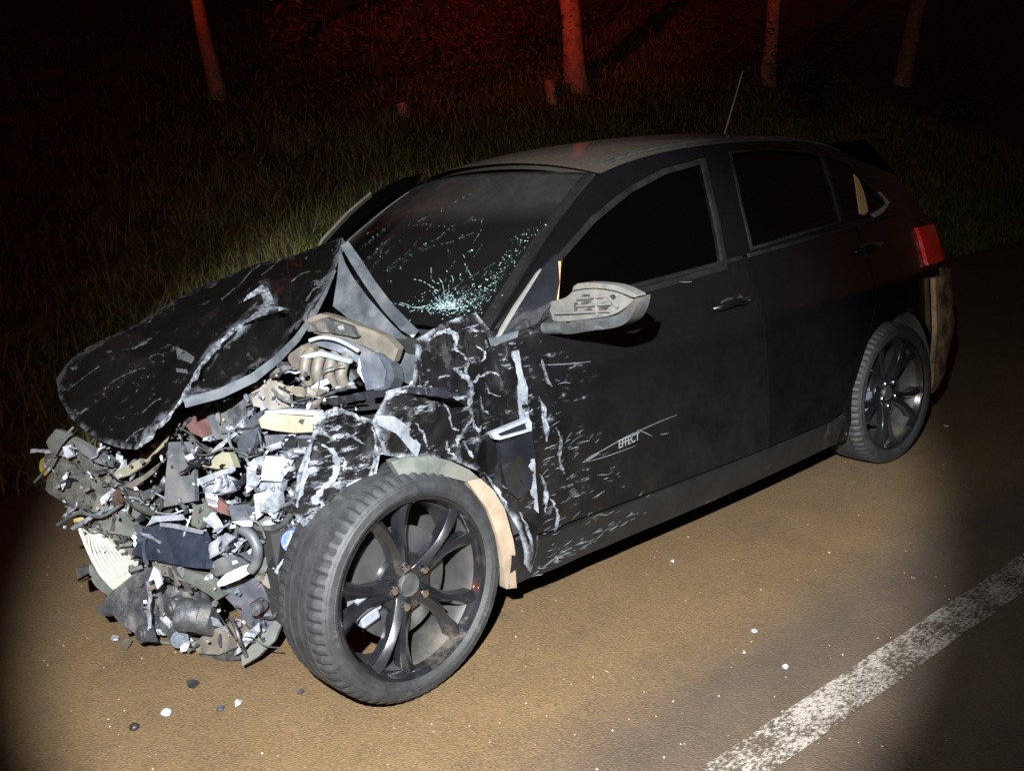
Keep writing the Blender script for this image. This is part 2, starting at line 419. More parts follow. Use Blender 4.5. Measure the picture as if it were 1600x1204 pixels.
# ================================================================== SETTING
def bank_z(x, y):
    if y > -2.3: return -.0
    d = -2.3-y
    return .5*d*min(1, d/1.2)*(1 if d < 1.2 else 1) - (.0 if d < 1.2 else .15) + .12*fbm((x, y, 0), .5)*min(1, d) if d < 1.2 else .5*(d-.3)+.02+.14*fbm((x, y, 0), .5)
vs_ = []; fs = []
xs = [-70, -50, -36, -26]+[-20+.5*i for i in range(0, 56)]+[9, 12, 16, 22, 30]
ysl = [-2.3-.25*i for i in range(0, 40)]+[-13, -15, -18, -22, -28, -36, -46]
for x in xs:
    for y in ysl: vs_.append((x, y, bank_z(x, y)-.012))
ky = len(ysl)
for i in range(len(xs)-1):
    for j in range(ky-1): fs.append((i*ky+j, i*ky+j+1, (i+1)*ky+j+1, (i+1)*ky+j))
mesh_obj('bank_ground', vs_, fs, 'soil', None, 180, kind='structure')
rb = MB(); X0, X1, Y0, Y1 = -70, 30, -2.5, 26
rb.add([(X0, Y0, 0), (X1, Y0, 0), (X1, Y1, 0), (X0, Y1, 0)], [(0, 1, 2, 3)])
rb.build('road', 'asphalt', kind='structure')
lp0, lp1 = Vector((-.345, 1.566, 0)), Vector((-1.11, 1.582, 0)); dl = (lp1-lp0).normalized(); nl = Vector((-dl.y, dl.x, 0))
if nl.y < 0: nl = -nl
a = lp0-dl*14; b_ = lp0+dl*40; wl = .118
lv = []
K = 400
for i in range(K+1):
    p = a.lerp(b_, i/K)
    lv += [p+nl*(.006*fbm(p, 9))+Vector((0, 0, .004)), p+nl*(wl+.008*fbm(p+Vector((5, 5, 0)), 9))+Vector((0, 0, .004))]
mesh_obj('road_line', lv, [(2*i, 2*i+2, 2*i+3, 2*i+1) for i in range(K)], 'line_paint', None, 0, kind='structure')

# grass blades on the bank
rnd = random.Random(4)
gv = []; gf = []
def blade(p, h, wd, lean):
    k = len(gv); a_ = rnd.uniform(0, 6.28); d = Vector((math.cos(a_), math.sin(a_), 0)); l_ = Vector((rnd.gauss(0, lean), rnd.gauss(0, lean), 0))
    gv.extend([p-d*wd, p+d*wd, p+l_*.45+Vector((0, 0, h*.65))+d*wd*.7, p+l_*.45+Vector((0, 0, h*.65))-d*wd*.7, p+l_*1.3+Vector((0, 0, h))])
    gf.extend([(k, k+1, k+2, k+3), (k+3, k+2, k+4)])
cnt_ = 0
while cnt_ < 52000:
    y = -2.35-abs(rnd.gauss(0, 3.6)); x = rnd.uniform(-16, 3.5)
    if y < -14: continue
    dens = .5+.5*fbm((x, y, 3), .7)
    if rnd.random() > dens+.15: continue
    z = bank_z(x, y)-.02; h = rnd.uniform(.06, .2)*(1+.9*max(0, fbm((x, y, 9), .9)))
    blade(Vector((x, y, z)), h, rnd.uniform(.004, .009), h*.45); cnt_ += 1
mesh_obj('bank_grass', gv, gf, 'grass_green', None, 0, kind='stuff')

# trees in a row on the bank
def tree(px, py, x, y, r0, lean, label, seed):
    z = bank_z(x, y); root = empty('tree', (x, y, z)); rn = random.Random(seed)
    tag(root, label, 'tree', 'slim trees in a row on the bank')
    pts = []; rr = []
    for i in range(15):
        t = i/14; pts.append(Vector((x+lean[0]*t*3.2+.05*fbm((0, seed, t*4), 1), y+lean[1]*t*3.2+.05*fbm((seed, 0, t*4), 1), z-.08+t*5.2)))
        rr.append(r0*(1.16-.16*min(1, t*9))*(1-.35*t)*(1+.08*fbm((seed, t*9, 0), 1)))
    mb = MB(); mb.tube(pts, rr, 14)
    mb.v = [v+ (v-Vector((x, y, v.z)))*.16*fbm((v.x*6, v.y*6, v.z*1.2), 1.6) for v in mb.v]
    mb.build('trunk', 'bark', root, smooth=60)
    cm = MB(); lm = MB()
    for k in range(9):
        s0 = pts[9+k % 5]; a_ = rn.uniform(0, 6.28); e = s0+Vector((math.cos(a_)*rn.uniform(.5, 1.2), math.sin(a_)*rn.uniform(.5, 1.2), rn.uniform(.4, 1.1)))
        lm.tube([s0, s0.lerp(e, .5)+Vector((0, 0, .1)), e], [.04, .025, .01], 6)
        for q in range(70):
            c = e+Vector((rn.gauss(0, .3), rn.gauss(0, .3), rn.gauss(0, .25))); u = Vector((rn.gauss(0, 1), rn.gauss(0, 1), rn.gauss(0, 1))).normalized(); v_ = u.orthogonal().normalized()
            cm.add([c-u*.09, c+v_*.025, c+u*.09, c-v_*.025], [(0, 1, 2, 3)])
    lm.build('limb', 'bark', root); cm.build('crown', 'leaf', root, smooth=0)
tree(340, 130, -2.95, -7.86, .085, (.10, 0), 'thin dim red trunk standing alone left of the other trees', 1)
tree(905, 125, -8.6, -7.9, .17, (-.01, 0), 'thickest and brightest red-lit trunk above the car roof', 2)
tree(1200, 115, -13.5, -7.95, .13, (-.16, .10), 'thin red trunk rising just above the roof aerial', 3)
tree(1405, 115, -18.1, -7.9, .18, (-.34, .16), 'faint leaning trunk farthest along the row of trees', 4)

def shrub(px, py, dist, size, n_, mat, label, seed, up=1.0):
    d = ray(px, py); d = d/Vector((d.x, d.y, 0)).length
    p = CAM+d*dist; z = bank_z(p.x, p.y); rn = random.Random(seed)
    root = empty('shrub', (p.x, p.y, z)); tag(root, label, 'shrub')
    st = MB(); lf = MB()
    for k in range(9):
        e = Vector((p.x+rn.gauss(0, size*.45), p.y+rn.gauss(0, size*.45), z+size*up*rn.uniform(.5, 1.2)))
        o_ = Vector((p.x+rn.gauss(0, .04), p.y+rn.gauss(0, .04), z-.03)); st.tube([o_, o_.lerp(e, .5)+Vector((0, 0, size*.12)), e], [.007, .005, .002], 5)
        for q in range(n_//9):
            t = rn.uniform(.25, 1.05); c = o_.lerp(e, t)+Vector((rn.gauss(0, .12*size), rn.gauss(0, .12*size), rn.gauss(0, .1*size)))
            u = Vector((rn.gauss(0, 1), rn.gauss(0, 1), rn.gauss(0, .8))).normalized(); v_ = u.orthogonal().normalized(); L = rn.uniform(.03, .075)
            lf.add([c-u*L, c+v_*L*.32, c+u*L, c-v_*L*.32], [(0, 1, 2, 3)])
    st.build('stem', 'leaf', root); lf.build('foliage', mat, root, smooth=0)
shrub(690, 60, 12.5, 1.1, 900, 'dry_leaf', 'tall leafy shrub with reddish leaves left of the thickest trunk', 11, 1.5)
shrub(990, 160, 11.5, .5, 260, 'dry_leaf', 'small pale dry tuft behind the car roof right of the thickest trunk', 12)
shrub(1270, 80, 16, 1.2, 700, 'leaf', 'dim bush between the two right-hand trunks', 13, 1.1)
shrub(1110, 60, 17, 1.3, 700, 'leaf', 'dim bush just left of the thin trunk above the aerial', 14, 1.2)
shrub(1510, 110, 19, 1.3, 700, 'leaf', 'dim reddish bush right of the farthest trunk', 15, 1.0)
shrub(480, 60, 11.5, .9, 700, 'leaf', 'almost black bush between the lone left trunk and the leafy shrub', 16, 1.2)
shrub(800, 70, 14.5, 1.2, 700, 'leaf', 'dark bush close behind the left side of the thickest trunk', 17, 1.2)
shrub(800, 205, 9.5, .42, 200, 'leaf', 'low green weed clump on the bank behind the roof front', 18)
def stub(px, py, dist, r, h, label, seed):
    d = ray(px, py); d = d/Vector((d.x, d.y, 0)).length; p = CAM+d*dist; z = bank_z(p.x, p.y)
    mb = MB(); mb.tube([(p.x, p.y, z-.05), (p.x, p.y, z+h*.6), (p.x+.01, p.y, z+h)], [r*1.1, r, r*.9], 10)
    mb.v = [v+Vector((1, 1, .4))*.02*fbm(v*9, 1) for v in mb.v]
    o = mb.build('stump', 'bark'); tag(o, label, 'tree stump')
stub(862, 160, 13.4, .075, .3, 'short reddish stump just left of the thickest trunk foot', 1)
stub(629, 162, 11.8, .08, .14, 'small reddish stump low on the bank below the leafy shrub', 2)

# ================================================================== THE CAR
CAR = empty('crashed_car', (-1.25, 0, 0))
tag(CAR, 'black hatchback with smashed front corner and folded hood, parked on the road shoulder', 'car')
def lerp(a, b_, t): return a+(b_-a)*t
def curve1(tab, x):
    for (x0, y0), (x1, y1) in zip(tab, tab[1:]):
        if x <= x1:
            t = max(0, min(1, (x-x0)/(x1-x0))); t = t*t*(3-2*t); return lerp(y0, y1, t)
    return tab[-1][1]
WT = [(-3.3, .775), (-3.1, .788), (-2.9, .80), (-2.55, .822), (-1.5, .842), (-.6, .83), (0, .815), (.6, .70)]
def ys(x, z):
    y = curve1(WT, x)
    if z < .42: y -= (.42-z)**2*.55
    y += .010*math.exp(-((z-.30)/.05)**2)
    if z > .62: y -= .05*min(1, (z-.62)/.34)**2
    y += .010*math.exp(-((z-.80)/.035)**2)*(1 if z < .8 else 1)
    if z > .96: y -= (z-.96)*.28+.30*(z-.96)**2
    return y
def onside(px, py, off=0.):
    y = .8; p = None
    for i in range(30):
        p = at(px, py, 'y', y); y = .5*y+.5*(ys(p.x, p.z)+off)
    return (p.x, p.z)
def SP(pts): return [onside(*p) for p in pts]
def panel(name, outl, holes, mat, parent, step=.05, off=0., depth=.022, side=1, dfn=None, smooth=40, **kw):
    V2, F = tri2d(outl, holes, step)
    def fn(u, v):
        p = Vector((u, (ys(u, v)+off), v))
        if dfn: p = dfn(p)
        p.y *= side; return p
    def back(P_, u, v): return P_+Vector((0, -depth*side, 0))
    # orientation: (x,z) CCW gives normal -y ; flip for left side
    return solid(V2, F, fn, back, name, mat, parent, smooth, flip=(side == 1 and sgn(V2, F) > 0) or (side == -1 and sgn(V2, F) < 0), **kw)
def sgn(V2, F):
    a_, b2, c = (V2[i] for i in F[0]); return (b2[0]-a_[0])*(c[1]-a_[1])-(b2[1]-a_[1])*(c[0]-a_[0])
def offset(poly, d):
    k = len(poly); A = sum(poly[i][0]*poly[(i+1) % k][1]-poly[(i+1) % k][0]*poly[i][1] for i in range(k)); s = 1 if A > 0 else -1
    out = []
    for i in range(k):
        p0, p1, p2 = Vector(poly[i-1]), Vector(poly[i]), Vector(poly[(i+1) % k])
        e1 = (p1-p0).normalized(); e2 = (p2-p1).normalized(); n1 = Vector((e1.y, -e1.x))*s; n2 = Vector((e2.y, -e2.x))*s
        nn = (n1+n2); nn = nn.normalized() if nn.length > 1e-6 else n1
        out.append(tuple(p1+nn*d/max(.5, nn.dot(n1))))
    return out

# ---- outlines read on the side surface
W_FRONT = SP([(868, 470), (871, 440), (880, 404), (930, 347), (985, 302), (1040, 272), (1098, 256), (1108, 300), (1130, 413), (1010, 447)])
W_REAR = SP([(1143, 240), (1200, 234), (1266, 239), (1285, 246), (1303, 300), (1314, 344), (1176, 386), (1160, 320)])
W_QUART = SP([(1294, 248), (1328, 260), (1352, 288), (1372, 309), (1381, 320), (1362, 334), (1322, 343), (1308, 295)])
belt_z = lambda x: lerp(onside(868, 474)[1], onside(1370, 336)[1], (x+.72)/(-2.0))
ARCH_R = .372; RC = (-2.528, .312)
def arch(c, r, a0, a1, q=14): return [(c[0]+r*math.cos(RAD(lerp(a0, a1, i/q))), c[1]+r*math.sin(RAD(lerp(a0, a1, i/q)))) for i in range(q+1)]
SILL_T = .315; SILL_B = .185
XD0 = -.445; XB = -1.60
print('win', W_FRONT[0], W_FRONT[6], W_REAR[0], W_REAR[6], W_QUART[4])
print('belt', belt_z(-.5), belt_z(-1.5), belt_z(-2.5), 'sill', onside(840, 895), onside(806, 918), onside(1310, 665), onside(1310, 690))
def door_dent(p):
    t = max(0, (p.x+.80)/.34); t = min(1, t)
    if p.x < -.80: return p
    amp = .028*t*t
    return p+Vector((-.25, 1, .1))*amp*ridge((p.x*1.6, p.y, p.z*.7), 5.5, 2)
F_DOOR = [(XD0, .96), (XD0+.01, .62), (XD0-.005, SILL_T+.02), (-1.0, SILL_T+.012), (XB+.004, SILL_T+.008), (XB+.004, .6), (XB+.02, belt_z(XB)-.012), (-1.2, belt_z(-1.2)-.012), (-.74, belt_z(-.74)-.012), (-.60, belt_z(-.6)-.02)]
R_DOOR = [(XB-.006, belt_z(XB)-.012), (XB-.008, .6), (XB-.008, SILL_T+.008)]+[(-2.0, SILL_T+.006), (-2.10, .34)]+[(-2.19, .46), (-2.28, .60), (-2.35, .72), (-2.36, .85), (-2.33, belt_z(-2.33)-.012), (-2.0, belt_z(-2.0)-.012)]

for side in (1, -1):
    L = side == 1
    # ---- rocker sill
    so = panel('sill', [(-.40, SILL_B), (-.40, SILL_T), (-1.2, SILL_T), (-2.12, SILL_T-.004), (-2.10, SILL_B+.01), (-1.2, SILL_B)], [], 'sill_plastic', CAR, .04, -.004, .05, side,
          dfn=(lambda p: p+Vector((0, .01*ridge((p.x, 0, p.z), 7)*max(0, min(1, (p.x+1.0)/.6)), 0))) if L else None)
    # ---- doors
    if L:
        fd = panel('front_door', F_DOOR, [], 'paint_scuffed', CAR, .03, 0, .03, 1, door_dent)
    rd = panel('rear_door', R_DOOR, [], 'paint', CAR, .045, 0, .03, side)
    # ---- body frame round the windows
    top_l = SP([(772, 515), (812, 452), (858, 378), (905, 310), (938, 271), (985, 252), (1050, 235), (1120, 225), (1200, 220), (1270, 224), (1315, 236), (1345, 252)])
    RAIL = top_l[4:]
    fr_out = top_l+[(-2.80, 1.235), (-2.90, 1.10), (-2.93, 1.00), (-2.7, belt_z(-2.7)-.012), (-2.0, belt_z(-2.0)-.005), (-1.0, belt_z(-1.0)-.005), (-.58, belt_z(-.58)-.02)]
    panel('body_side_frame', fr_out, [offset(W_FRONT, .022), offset(W_REAR, .013), offset(W_QUART, .008)], 'paint', CAR, .045, -.002, .03, side)
    # window frames and glass
    if L:
        fw = panel('window_frame', offset(W_FRONT, .019), [W_FRONT], 'frame_trim', fd, .03, .001, .02, 1)
        panel('glass', offset(W_FRONT, .002), [], 'tinted_glass', fd, .08, -.012, .004, 1)
    rw = panel('window_frame', offset(W_REAR, .010), [W_REAR], 'frame_trim', rd, .03, .001, .02, side)
    panel('glass', offset(W_REAR, .002), [], 'tinted_glass', rd, .08, -.012, .004, side)
    qw = panel('quarter_window', offset(W_QUART, .006), [], 'tinted_glass', CAR, .05, -.010, .004, side)
    # belt moulding
    bm_ = [(-.735, belt_z(-.735)-.014), (-.735, belt_z(-.735)-.002), (-1.57, belt_z(-1.57)-.002), (-1.57, belt_z(-1.57)-.014)]
    if L: panel('belt_trim', bm_, [], 'frame_trim', fd, .05, .006, .012, 1)
    bm2 = [(-1.61, belt_z(-1.61)-.014), (-1.61, belt_z(-1.61)-.002), (-2.35, belt_z(-2.35)-.002), (-2.70, belt_z(-2.70)+.010), (-2.72, belt_z(-2.72)-.0), (-2.35, belt_z(-2.35)-.014)]
    panel('belt_trim', bm2, [], 'frame_trim', CAR, .05, .006, .012, side)
    # ---- quarter panel with wheel arch
    q_out = [(-2.345, belt_z(-2.34)-.014), (-2.372, .85), (-2.362, .72), (-2.292, .60), (-2.202, .46), (-2.114, .34), (-2.13, SILL_T-.01), (-2.13, SILL_B+.01), (-2.165, .195)] + \
            arch(RC, ARCH_R, 162, 14)[::1][0:0] + [(RC[0]+ARCH_R*math.cos(RAD(t)), RC[1]+ARCH_R*math.sin(RAD(t))) for t in range(-12, 193, 9)] + [(-2.905, .25), (-2.92, .5), (-2.92, 1.0), (-2.7, belt_z(-2.7)-.016)]
    panel('quarter_panel', q_out, [], 'paint', CAR, .04, -.001, .025, side)
    # arch liner
    lm = MB()
    pr = []
    for t in range(-14, 196, 10):
        cx, cz = RC[0]+(ARCH_R+.012)*math.cos(RAD(t)), RC[1]+(ARCH_R+.012)*math.sin(RAD(t)); pr.append((cx, cz))
    k = len(pr); lm.add([(x, side*(ys(x, max(z, .3))-.02), z) for x, z in pr]+[(x, side*.5, z) for x, z in pr], [(i, i+1, k+i+1, k+i) for i in range(k-1)])
    lm.build('wheel_arch_liner', 'liner_green', CAR)

# ---- roof
rail3 = [Vector((x, ys(x, z)-.002, z)) for x, z in spline(RAIL, 4)]
rv = []; rf = []; QN = 16
for p in rail3:
    for j in range(QN+1):
        t = -1+2*j/QN; yy = p.y*t; cr = .072
        rv.append(Vector((p.x+.07*(1-t*t)*max(0, 1-abs(p.x+1.1)/.4) - .05*(1-t*t)*max(0, 1-abs(p.x+2.6)/.4), yy, p.z+cr*(1-abs(t)**2.4))))
for i in range(len(rail3)-1):
    for j in range(QN): rf.append((i*(QN+1)+j, i*(QN+1)+j+1, (i+1)*(QN+1)+j+1, (i+1)*(QN+1)+j))
k = len(rv); rv2 = rv+[v-Vector((0, 0, .02)) for v in rv]
rf2 = rf+[tuple(i+k for i in f[::-1]) for f in rf]
mesh_obj('roof', rv2, rf2, 'paint_roof', CAR)
rear_edge = rv[-(QN+1):]; front_edge = rv[:QN+1]
# black roof ditch strip
for s_ in (1, -1):
    mb = MB(); mb.tube([Vector((p.x, s_*(p.y-.045), p.z+.072*(1-abs((p.y-.045)/p.y)**2.4)+.003)) for p in rail3[2:-2]], .008, 6); mb.build('roof_ditch_trim', 'rubber_seal', CAR)
# rear of the car: section loft
XRT = [(.22, -3.10), (.30, -3.18), (.50, -3.32), (.56, -3.34), (.60, -3.30), (.78, -3.28), (.95, -3.24), (1.02, -3.19), (1.12, -3.10), (1.30, -2.96), (1.42, -2.82)]
def xr(z):
    for (z0, x0), (z1, x1) in zip(XRT, XRT[1:]):
        if z <= z1: return lerp(x0, x1, max(0, (z-z0)/(z1-z0)))
    return XRT[-1][1]
def rear_pt(t, z, off=0.):
    x0 = -2.72 if z < 1.0 else lerp(-2.72, -2.62, (z-1.0)/.42); w0 = ys(x0, z)
    c, s2 = math.cos(t), math.sin(t); e = .58
    return Vector((x0-(abs(xr(z)-x0)+off)*s2**e, (w0+off)*(abs(c)**e)*(1 if c >= 0 else -1), z))
def rear_patch(name, t0, t1, z0, z1, mat, parent, off=0., nt_=24, nz=10, thick=.02):
    v = []; f = []
    for i in range(nt_+1):
        for j in range(nz+1): v.append(rear_pt(lerp(t0, t1, i/nt_), lerp(z0, z1, j/nz), off))
    k = len(v)
    for i in range(nt_+1):
        for j in range(nz+1): v.append(rear_pt(lerp(t0, t1, i/nt_), lerp(z0, z1, j/nz), off-thick))
    g = nz+1
    for i in range(nt_):
        for j in range(nz):
            q = (i*g+j, (i+1)*g+j, (i+1)*g+j+1, i*g+j+1); f.append(q[::-1]); f.append(tuple(a_+k for a_ in q))
    for i in range(nt_):
        for j in (0, nz): f.append((i*g+j, (i+1)*g+j, (i+1)*g+j+k, i*g+j+k))
    for j in range(nz):
        for i in (0, nt_): f.append((i*g+j, i*g+j+1, i*g+j+1+k, i*g+j+k))
    return mesh_obj(name, v, f, mat, parent, 40)
PI = math.pi
rear_patch('rear_bumper', .065, PI-.065, .24, .775, 'paint_dusty', CAR, .014, 64, 14)
tg = rear_patch('tailgate', .60, PI-.60, .79, 1.10, 'paint', CAR, 0, 30, 10)
rear_patch('rear_window', .62, PI-.62, 1.115, 1.40, 'tinted_glass', CAR, -.004, 24, 8, .005)
for s_, nm in ((0, 1), (1, 1)):
    t0, t1 = (.045, .98) if s_ == 0 else (PI-.98, PI-.045)
    tl = rear_patch('tail_light', t0, t1, .835, 1.0, 'red_lens', CAR, .008, 12, 8, .03)
mb = MB()   # spoiler along the roof's rear edge
for j in range(QN):
    pass
prev = None
sv = []; sf = []
for j, p in enumerate(rear_edge):
    sv += [p+Vector((.02, 0, .012)), p+Vector((-.14, 0, -.012)), p+Vector((-.13, 0, -.035)), p+Vector((.02, 0, -.02))]
for j in range(QN):
    for q in range(4): sf.append((4*j+q, 4*j+(q+1) % 4, 4*j+4+(q+1) % 4, 4*j+4+q))
sf += [(3, 2, 1, 0), tuple(4*QN+q for q in range(4))]
mesh_obj('spoiler', sv, sf, 'paint', CAR, 30)
# aerial
mb = MB(); ab = at(1160, 204, 'y', 0.0); bz = Vector((-2.45, 0, 0))
i0 = min(range(len(rail3)), key=lambda i: abs(rail3[i].x+2.42)); zb = rail3[i0].z+.072
e = Vector((-2.60, .0, zb+.33))
b0 = Vector((-2.42, 0, zb-.005))
ae = MB(); ae.tube([b0, b0+Vector((-.012, 0, .022)), b0+Vector((-.02, 0, .035))], [.02, .014, .006], 10); ant = ae.build('aerial', 'black_plastic', CAR)
ae = MB(); ae.tube([b0+Vector((-.015, 0, .03)), b0.lerp(e, .5), e], [.0045, .0035, .0025], 6); ae.build('mast', 'dull_trim', ant)
# ---- windscreen
wl_ = SP([(772, 515), (812, 452), (858, 378), (905, 310), (938, 271)])
wl3 = [Vector((x, ys(x, z)-.012, z)) for x, z in spline(wl_, 5)]
def ws_pt(u, t, off=0.):     # u 0..1 bottom to top, t -1..1 right to left
    i = u*(len(wl3)-1); k = min(int(i), len(wl3)-2); p = wl3[k].lerp(wl3[k+1], i-k)
    q = 1-t*t
    return Vector((p.x+.115*q+off*.5, p.y*t, p.z+.028*q*u+.012*q+off*.8))
def ws_patch(name, u0, u1, t0, t1, mat, parent, off=0., nu=16, nt_=24, thick=.005):
    v = [ws_pt(lerp(u0, u1, i/nu), lerp(t0, t1, j/nt_), off) for i in range(nu+1) for j in range(nt_+1)]; k = len(v)
    v += [ws_pt(lerp(u0, u1, i/nu), lerp(t0, t1, j/nt_), off-thick) for i in range(nu+1) for j in range(nt_+1)]
    g = nt_+1; f = []
    for i in range(nu):
        for j in range(nt_):
            q = (i*g+j, i*g+j+1, (i+1)*g+j+1, (i+1)*g+j); f += [q[::-1], tuple(a_+k for a_ in q)]
    for i in range(nu): f += [(i*g, (i+1)*g, (i+1)*g+k, i*g+k), (i*g+nt_, (i+1)*g+nt_, (i+1)*g+nt_+k, i*g+nt_+k)]
    for j in range(nt_): f += [(j, j+1, j+1+k, j+k), (nu*g+j, nu*g+j+1, nu*g+j+1+k, nu*g+j+k)]
    return mesh_obj(name, v, f, mat, parent, 40)
WS = ws_patch('windscreen', 0, 1, -.985, .985, 'screen_glass', CAR)
ws_patch('screen_border', .965, .998, -.98, .98, 'frame_trim', WS, .003, 3, 24, .004)
ws_patch('screen_border', .0, .96, .93, .985, 'frame_trim', WS, .003, 16, 3, .004)
ws_patch('screen_border', .0, .96, -.985, -.885, 'pillar_trim', WS, .003, 16, 3, .004)
# cracks
def pix_ws(px, py):
    best = None
    d = ray(px, py).normalized()
    for i in range(0, 41):
        for j in range(0, 81):
            p = ws_pt(i/40, -1+j/40); dd = ((p-CAM).cross(d)).length
            if best is None or dd < best[0]: best = (dd, i/40, -1+j/40)
    _, u, t = best
    for st in (.012, .004, .0015):
        for it in range(12):
            c = min(((((ws_pt(u+a_*st, t+b2*st)-CAM).cross(d)).length, u+a_*st, t+b2*st) for a_ in (-1, 0, 1) for b2 in (-1, 0, 1)))
            if (c[1], c[2]) == (u, t): break
            u, t = c[1], c[2]
    return u, t
rn = random.Random(8)
ck = MB(); fl = MB()
cu, ct = pix_ws(700, 478)
def crack_line(u, t, ang, L, wd=.0007):
    p = [(u, t)]
    for i in range(int(L/.012)):
        ang += rn.gauss(0, .16); u += math.sin(ang)*.012; t += math.cos(ang)*.016
        if not (0.01 < u < .96 and abs(t) < .93): break
        p.append((u, t))
    for (a_, b2) in zip(p, p[1:]):
        if rn.random() < .5: continue
        A, B = ws_pt(*a_, .0032), ws_pt(*b2, .0032); dd = (B-A).normalized(); sdv = dd.cross(Vector((.5, 0, .8))).normalized()*wd*rn.uniform(.4, 1.6)
        ck.add([A-sdv, A+sdv+Vector((0, 0, .001)), B+sdv, B-sdv], [(0, 1, 2, 3)])
for k in range(26):
    a_ = rn.uniform(-.3, 3.5); crack_line(cu+rn.gauss(0, .02), ct+rn.gauss(0, .03), a_, rn.uniform(.08, .3))
for (x0, y0, x1, y1) in [(560, 440, 640, 385), (600, 425, 720, 350), (560, 420, 620, 375), (620, 410, 700, 372), (720, 400, 740, 470), (560, 390, 600, 365), (740, 380, 770, 340), (650, 350, 720, 325)]:
    a_ = pix_ws(x0, y0); b2 = pix_ws(x1, y1)
    for q in range(2):
        crack_line(a_[0]+rn.gauss(0, .006), a_[1]+rn.gauss(0, .008), math.atan2((b2[0]-a_[0])*1.3, b2[1]-a_[1]), ((b2[0]-a_[0])**2+(b2[1]-a_[1])**2)**.5, .0007)
ck.build('crack_line', 'crack_white', WS, smooth=0, kind='stuff')
def flake(u, t, s):
    if not (0.005 < u < .97 and abs(t) < .96): return
    c = ws_pt(u, t, .004); n_ = Vector((.5+rn.gauss(0, .3), rn.gauss(0, .35), .8)).normalized(); a_ = n_.orthogonal().normalized(); b2 = n_.cross(a_); th = rn.uniform(0, 6.28)
    fl.add([c+(a_*math.cos(th+q)+b2*math.sin(th+q))*s*rn.uniform(.5, 1.2) for q in (0, 2.0, 4.1)], [(0, 1, 2)])
for k in range(950):
    r_ = abs(rn.gauss(0, 1)); a_ = rn.uniform(0, 6.28); u = cu+.045*r_*math.sin(a_)+rn.gauss(0, .01); t = ct+.11*r_*math.cos(a_)+.02
    flake(u, t, rn.uniform(.001, .0042))
for k in range(330):      # trail of crushed glass up the driver's pillar
    s_ = rn.random()**1.5; flake(cu+s_*.45+rn.gauss(0, .02), lerp(ct+.1, .9, s_**.5)+rn.gauss(0, .03), rn.uniform(.001, .0035))
for (px, py) in [(545, 405), (585, 372), (628, 418), (640, 352), (690, 330), (700, 395), (605, 425), (665, 385), (590, 390), (575, 365), (745, 345), (720, 372), (610, 440), (735, 392)]:
    u, t = pix_ws(px, py)
    for q in range(4): flake(u+rn.gauss(0, .006), t+rn.gauss(0, .012), rn.uniform(.002, .005))
fl.build('crushed_glass', 'crack_white', WS, smooth=0, kind='stuff')
# interior: dash, seats, interior mirror, steering wheel, floor
mb = MB(); mb.box((-.62, 0, .86), (.5, 1.25, .16)); mb.v = [v+Vector((.1 if v.z > .9 else 0, 0, 0)) for v in mb.v]; mb.build('dashboard', 'interior', CAR)
mb = MB(); mb.box((-1.75, 0, .30), (2.6, 1.42, .1)); mb.build('floor_pan', 'interior', CAR)
for yy in (-.36, .36):
    mb = MB(); mb.box((-1.35, yy, .52), (.5, .46, .18)); s_ = mb.build('seat', 'interior', CAR)
    mb = MB(); mb.box((-1.62, yy, .82), (.13, .45, .6), Matrix.Rotation(RAD(-14), 3, 'Y')); mb.build('backrest', 'interior', s_)
    mb = MB(); mb.box((-1.72, yy, 1.2), (.1, .26, .17)); mb.build('headrest', 'interior', s_)
mb = MB(); mb.box((-2.45, 0, .75), (.16, 1.2, .75), Matrix.Rotation(RAD(-12), 3, 'Y')); mb.build('rear_bench', 'interior', CAR)
mb = MB(); mtx = Matrix.Translation((-.93, .36, .90)) @ Matrix.Rotation(RAD(68), 4, 'Z') @ Matrix.Rotation(RAD(25), 4, 'X')
mtx = Matrix.Translation((-.93, .36, .90)) @ Matrix.Rotation(RAD(-90), 4, 'Z') @ Matrix.Rotation(RAD(-25), 4, 'X')
mb.lathe([(.175+.013*math.cos(q), .013*math.sin(q)) for q in [i*PI/4 for i in range(9)]], 28, mtx); mb.build('steering_wheel', 'interior', CAR)
u, t = pix_ws(830, 293); p = ws_pt(u, t)-Vector((.02, 0, .05))
mb = MB(); mb.box(p, (.03, .2, .055), Matrix.Rotation(RAD(10), 3, 'Z')); mb.build('interior_mirror', 'grey_plastic', CAR)
# ---- right front door standing ajar
hinge = Vector((-.46, -.83, 0)); RO = Matrix.Rotation(RAD(37), 3, 'Z')
def swing(p):
    q = Vector((p.x, -p.y, p.z))-hinge; q = RO @ q; q += hinge; q.y = -q.y; return q
rdo = panel('passenger_door', F_DOOR, [], 'paint', CAR, .06, 0, .05, -1, swing)
panel('window_frame', offset(W_FRONT, .085), [W_FRONT], 'paint', rdo, .04, 0, .03, -1, swing)
panel('glass', offset(W_FRONT, .002), [], 'tinted_glass', rdo, .08, -.012, .004, -1, swing)
edge = [swing(Vector((x, ys(x, z)+.004, z))) for x, z in offset(W_FRONT, .085)[1:5]]
mb = MB(); mb.tube([Vector((p.x+.004, -p.y, p.z+.006)) for p in edge], .007, 6); mb.build('door_seal', 'beige_plastic', rdo)
panel('right_fender', [(-.42, .95), (-.42, .25), (-.33, .25)]+[(.36*math.cos(RAD(t)), .31+.36*math.sin(RAD(t))) for t in range(180, 40, -10)]+[(.28, .62), (.27, .78), (.1, .90)], [], 'paint', CAR, .05, 0, .02, -1)

mb = MB(); mb.box((-.47, 0, .62), (.05, 1.5, .6)); mb.build('firewall', 'interior', CAR)

